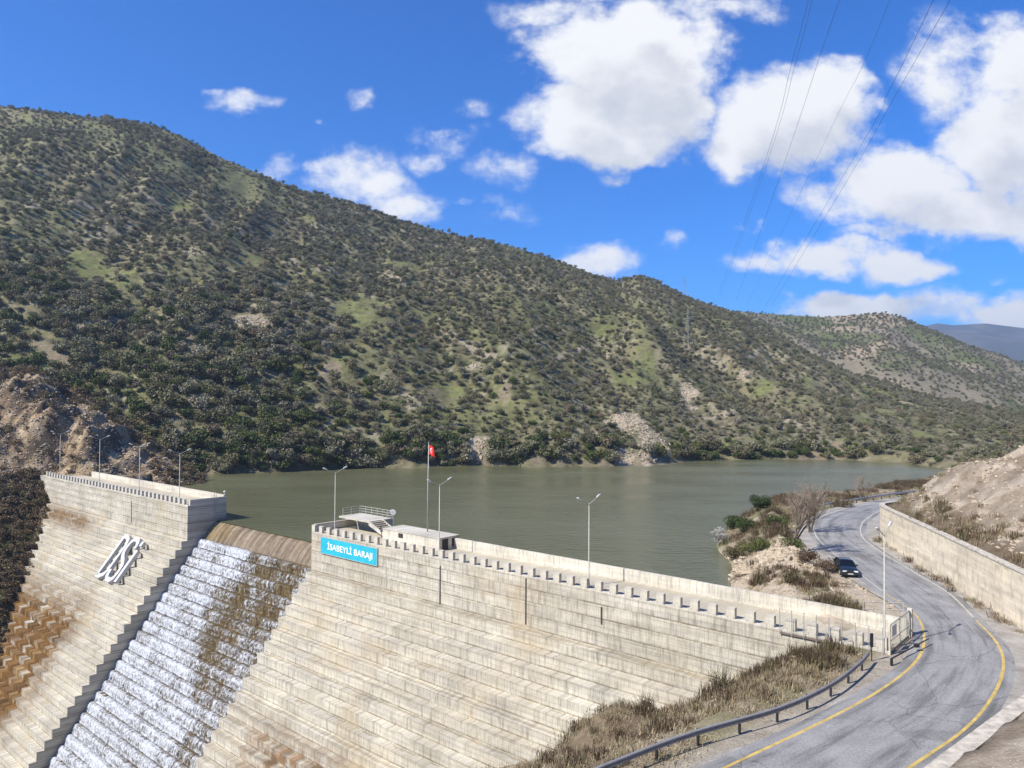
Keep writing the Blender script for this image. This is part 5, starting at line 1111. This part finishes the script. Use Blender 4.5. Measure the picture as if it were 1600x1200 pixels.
kb = np.nonzero((t_ > .02) & (t_ < .97) & (s_ > 140) & (n_ > 40) & (q_ < qof(300)) & (z_ > -2) & (rng.uniform(0, 1, len(x_)) < .9))[0] if False else None
x2, y2 = rng.uniform(-170, -62, 15000), rng.uniform(160, 207, 15000); z2, s2, n2_, q2_, t2 = left_z(x2, y2)
kb = np.nonzero((t2 > .02) & (t2 < .98) & (s2 > 140) & (z2 > -2.5) & (q2_ < qof(305)))[0]
scatter('rubble', np.stack([x2[kb], y2[kb], z2[kb]], 1), rng.uniform(.35, 1.0, len(kb)) ** 1.4, rng.uniform(0, 6.28, len(kb)), kb % 4, rlib, 'weathered brown rubble on the rock bank behind the left block', 'stones')
xr, yr = [], []
for cx, cy, rx_, ry_, q_r, k_r in PT:
    if k_r == 'r':
        n_r = int(max(25, 4 * rx_ * min(ry_, 14))); dx_, dy_ = rng.normal(0, .45, n_r) * rx_, rng.normal(0, .45, n_r) * ry_; xr.append(cx + dx_ + q_r * dy_); yr.append(cy + dy_)
xr, yr = np.concatenate(xr), np.concatenate(yr); zr_ = hill_z(xr, yr); k_r = (zr_ > ZW - .3); xr, yr, zr_ = xr[k_r], yr[k_r], zr_[k_r]
scatter('rubble', np.stack([xr, yr, zr_], 1), rng.uniform(.4, 1.7, len(xr)), rng.uniform(0, 6.28, len(xr)), np.arange(len(xr)) % 4, rlib, 'broken pale rock on the bare faces along the far shore', 'stones')
xr, yr = rng.normal(31.0, 2.6, 520), rng.normal(89.5, 4.6, 520); zr_, _, n_r, d_r, a_r, _ = ground_z(xr, yr); k_r = (n_r > 65.2) & (d_r > -.8) & (a_r > 6.5); xr, yr, zr_ = xr[k_r], yr[k_r], zr_[k_r]
scatter('rubble', np.stack([xr, yr, zr_], 1), rng.uniform(.3, 1.5, len(xr)), rng.uniform(0, 6.28, len(xr)), np.arange(len(xr)) % 4, rlib, 'craggy pale boulders on the face of the promontory behind the crest wall', 'stones')
# promontory plants
def bush(name, label, px_, py_, zz, h, rr, leaves, leaf, seed, mat, lobes=9):
    p = un(px_, py_, zz); z = float(on_ground(p[0], p[1])[0]); t = thing(name, label, 'bush', (p[0], p[1], z - .1))
    V, Fc = crown('crown', rr * 1.05, h, .15, leaves, leaf, lobes + 7, seed, mat, .34); me = np_mesh('crown', V, Fc); link('crown', me, mat, t); trunk_mb(h * .3, .06, seed, rr * .5, 5).build('stem', M['bark'], t); return t
bush('shrub', 'round dark green evergreen bush beside the bare tree on the promontory', 1188, 800, 0, 3.4, 2.1, 2600, .20, 501, M['green_leaf'])
bush('shrub', 'low dark green bush over the water on the promontory', 1146, 822, -1.5, 2.6, 2.0, 2200, .20, 502, M['green_leaf'])
bush('shrub', 'white blossoming bush at the water edge of the promontory', 1124, 846, -2.2, 3.3, 1.5, 1700, .15, 503, M['blossom'])
bush('shrub', 'olive green bush on the crown of the promontory', 1192, 840, .8, 1.5, 1.9, 1500, .17, 504, M['shrub_leaf'])
bush('shrub', 'yellow green low bush below the bare tree', 1240, 846, 1.5, 1.3, 1.6, 1300, .15, 505, M['shrub_leaf'])
bush('shrub', 'broad green bush on the slope between blossom and bare tree', 1168, 832, -.6, 2.3, 2.1, 2000, .18, 511, M['green_leaf'])
bush('shrub', 'yellow green bush on the bank above the dark shoreline bush', 1172, 852, -.4, 1.7, 1.8, 1500, .16, 512, M['shrub_leaf'])
bush('shrub', 'olive green bush left of the bare tree trunks', 1215, 822, .8, 2.0, 1.7, 1500, .17, 513, M['shrub_leaf'])
bush('shrub', 'dark bush at the shoreline under the blossom', 1150, 866, -2.0, 1.6, 1.9, 1400, .17, 506, M['scrub'])
bush('shrub', 'brown bush on the verge beside the parked car', 1288, 890, .1, 1.6, 1.5, 1300, .15, 507, M['scrub'])
bush('shrub', 'brown thicket on the verge behind the upstream wall', 1262, 875, .6, 1.7, 1.6, 1300, .15, 508, M['scrub'])
bush('shrub', 'dark dry bush on the gravelly hump behind the wall', 1238, 905, .4, 1.5, 1.3, 1100, .14, 509, M['scrub'])
bush('shrub', 'dark evergreen bush along the distant guardrail', 1318, 792, 0, 1.8, 2.0, 1200, .2, 510, M['scrub'])
def bare_tree(label, px_, py_, zz, H, seed, n0=5, name='bare_tree'):
    rr = random.Random(seed); p = un(px_, py_, zz); z = float(on_ground(p[0], p[1])[0]); t = thing(name, label, 'tree', (p[0], p[1], z - .1)); tr, tw = MB(), MB()
    def grow(pos, d, L, r, lev):
        pts = [pos]; dd = d.copy()
        for k in range(3):
            dd = (dd + Vector((rr.uniform(-1, 1), rr.uniform(-1, 1), rr.uniform(-.3, .7))) * .22).normalized(); pts.append(pts[-1] + dd * L / 3)
        (tr if lev < 2 else tw).tube(pts, [r, r * .85, r * .65, r * .45], 5 if lev < 2 else 3, cap=False)
        if lev >= 4: return
        for k in range(n0 if lev < 3 else 6):
            f = rr.uniform(.3, 1); q = pts[0].lerp(pts[-1], f); i = min(2, int(f * 3)); q = pts[i].lerp(pts[i + 1], f * 3 - i)
            grow(q, (dd + Vector((rr.uniform(-1, 1), rr.uniform(-1, 1), rr.uniform(-.25, .8))) * .85).normalized(), L * rr.uniform(.5, .72), max(r * .5, .016), lev + 1)
    for k in range(3): grow(Vector((rr.uniform(-.2, .2), rr.uniform(-.2, .2), 0)), Vector((rr.uniform(-.55, .55), rr.uniform(-.55, .55), 1)).normalized(), H * .46, H * .016, 1)
    tr.build('trunk', M['bark'], t); tw.build('crown', M['twig'], t); return t
bare_tree('tall bare brown tree on the tip of the promontory', 1240, 842, 1.5, 9.4, 601, 6)
bare_tree('bare brown tree close behind the taller one by the road', 1266, 826, .5, 8.6, 602, 6)
bare_tree('small leafless tree by the distant guardrail over the water', 1352, 784, 0, 6.2, 603, 4)
for k, (a, b, h) in enumerate(((775, 1185, 2.4), (832, 1168, 1.7), (1085, 1092, 2.0), (1010, 1110, 1.6), (1125, 1085, 2.3), (1250, 1035, 1.5))):
    P_ = O[None] + ray(a, b)[None] * np.linspace(.5, 1.6, 900)[:, None] * 45 ; gzz = on_ground(P_[:, 0], P_[:, 1]); hit = np.nonzero(gzz > P_[:, 2])[0]
    if not len(hit): continue
    p = P_[hit[0]]; lab = ['spiky dry shrub at the bottom edge before the dam face', 'dry shrub rising against the lower dam steps', 'dark dry shrub on top of the bank hump', 'brown shrub at the left end of the bank hump', 'tall dry stalks on the bank against the pale face', 'dense dry thicket under the mesh fence'][k]
    t = thing('dry_shrub', lab, 'shrub', (p[0], p[1], p[2] - .1)); mb = MB(); r = random.Random(700 + k)
    for j in range(110):
        a_ = r.uniform(0, 6.28); l = r.uniform(.5, 1) * h; e = r.uniform(.05, .55) * h; b0 = Vector((r.gauss(0, .3), r.gauss(0, .3), 0)); mb.tube([b0, b0 + Vector((math.cos(a_) * e * .4, math.sin(a_) * e * .4, l * .6)), b0 + Vector((math.cos(a_) * e, math.sin(a_) * e, l))], [.018, .014, .006], 3, cap=False)
    mb.build('stalks', M['scrub'], t); V, Fc = crown('leaves', h * .45, h * .5, .05, 500, .11, 7, 720 + k, None, .5); link('leaves', np_mesh('leaves', V, Fc), M['dry_grass'], t)

# ------------------------------------------------------------------ pylons and wires
def pylon(label, px_, ytop, ybase, D):
    b = at(px_, ybase, D); b[2] = float(hill_z(np.array([b[0]]), np.array([b[1]]))[0]) - .5; tp = at(px_, ytop, D); h = tp[2] - b[2]; t = thing('pylon', label, 'pylon', tuple(b), .6)
    w = h * .10; mb = MB(); lv = [0, .22, .42, .6, .76, 1.0]; wd = [w, w * .75, w * .52, w * .34, w * .2, w * .04]; rt = .065
    for sx in (-1, 1):
        for sy in (-1, 1): mb.tube([(sx * a, sy * a, f * h) for a, f in zip(wd, lv)], rt, 4)
    mb.build('leg', M['galv_light'], t)
    mb = MB()
    for i in range(5):
        a, c = wd[i], wd[i + 1]; z0, z1 = lv[i] * h, lv[i + 1] * h
        for sx, sy, ex_, ey_ in ((-1, -1, 1, -1), (1, -1, 1, 1), (1, 1, -1, 1), (-1, 1, -1, -1)):
            mb.tube([(sx * a, sy * a, z0), (ex_ * c, ey_ * c, z1)], .03, 3); mb.tube([(ex_ * a, ey_ * a, z0), (sx * c, sy * c, z1)], .03, 3); mb.tube([(sx * c, sy * c, z1), (ex_ * c, ey_ * c, z1)], .03, 3)
    mb.build('bracing', M['galv_light'], t)
    for f, l in ((.76, .16), (.87, .13)):
        m2 = MB(); m2.tube([(-h * l, 0, h * f), (0, 0, h * f + .5), (h * l, 0, h * f)], .10, 4); m2.tube([(-h * l, 0, h * f), (h * l, 0, h * f)], .07, 4); m2.build('cross_arm', M['galv_light'], t)
h_ = hill_hit(1077, 552); pylon('pale lattice pylon standing half way up the right slope', 1075, 482, 552, h_[1] if h_ is not None else 500)
pylon('small lattice pylon on the ridge crest against the sky', 1069, 434, 466, 612)
WR = [('leftmost overhead wire of the close pair crossing the sky', [(1271, -30, 105), (1238, 95, 170), (1186, 280, 330), (1122, 462, 900)], .030), ('wire running just right of the leftmost one', [(1276, -30, 106), (1244, 95, 171), (1190, 280, 331), (1126, 462, 900)], .026),
      ('third overhead wire from the left crossing two clouds', [(1323, -30, 104), (1282, 85, 165), (1215, 285, 330), (1150, 470, 900)], .030), ('faint middle overhead wire right of the third', [(1402, -30, 104), (1342, 115, 165), (1275, 250, 300), (1168, 475, 900)], .022),
      ('left wire of the right hand pair of overhead wires', [(1473, -30, 102), (1385, 150, 175), (1325, 262, 300), (1195, 480, 900)], .034), ('rightmost overhead wire crossing the sky', [(1502, -30, 102), (1390, 165, 182), (1310, 305, 320), (1205, 478, 900)], .034)]
mwire = simple('wire_metal', (.13, .14, .17), .6, .3)
for lab, pts, rad in WR:
    W3 = [at(*p) for p in pts]; first = W3[0] + (W3[0] - W3[1]) * .6; c = catmull([first] + W3, 60); mb = MB(); d = np.linalg.norm(c - O[None], axis=1)
    mb.tube([tuple(p) for p in c], [rad * (0.8 + .0022 * q) for q in d], 4); o = mb.build('power_line', mwire); tag(o, lab, 'power line', 'power lines crossing the sky')

# ------------------------------------------------------------------ details at the right end of the lake
p = un(1552, 712, 0); D_ = 330.0; b = at(1553, 718, D_); zb_ = float(hill_z(np.array([b[0]]), np.array([b[1]]))[0]); tp = at(1553, 705, D_)
t = thing('concrete_block', 'small white concrete structure far behind the cut slope', 'structure', (b[0], b[1], min(zb_, b[2]) - .5)); hh = tp[2] - (min(zb_, b[2]) - .5)
mb = MB(); mb.box((-2.2, -2, 0), (4.5, 2, hh)); mb.build('body', M['parapet'], t); mb = MB(); mb.box((-2.5, -2.3, hh), (4.8, 2.3, hh + .3)); mb.build('slab', M['parapet'], t)
for k, (a, b_) in enumerate(((1474, 740.5), (1479, 741), (1483, 741.5))):
    p = un(a, b_, ZW); t = thing('buoy', 'tiny white float on the water off the right shore', 'buoy', tuple(p), 0, 'white floats off the right shore'); mb = MB(); mb.tube([(0, 0, -.2), (0, 0, .1), (0, 0, .35), (0, 0, .5)], [.3, .42, .34, .1], 8); mb.build('float', M['lamp_white'], t, True); mb = MB(); mb.tube([(0, 0, .5), (0, 0, .8)], .05, 5); mb.build('ring', M['galv'], t)

# ------------------------------------------------------------------ air
HAZE = 0.00015
mb = MB(); mb.box((-8800, -8800, -59.5), (8800, 8800, 500)); hz = MT('air'); hz.nt.nodes.remove(hz.b)
pv = hz.n('ShaderNodeVolumePrincipled'); pv.inputs['Color'].default_value = (.62, .79, 1.0, 1); pv.inputs['Density'].default_value = HAZE; pv.inputs['Anisotropy'].default_value = .2
hz.l(pv.outputs[0], hz.out.inputs['Volume']); tag(mb.build('haze', hz.m), 'thin pale blue air', 'haze', kind='stuff')
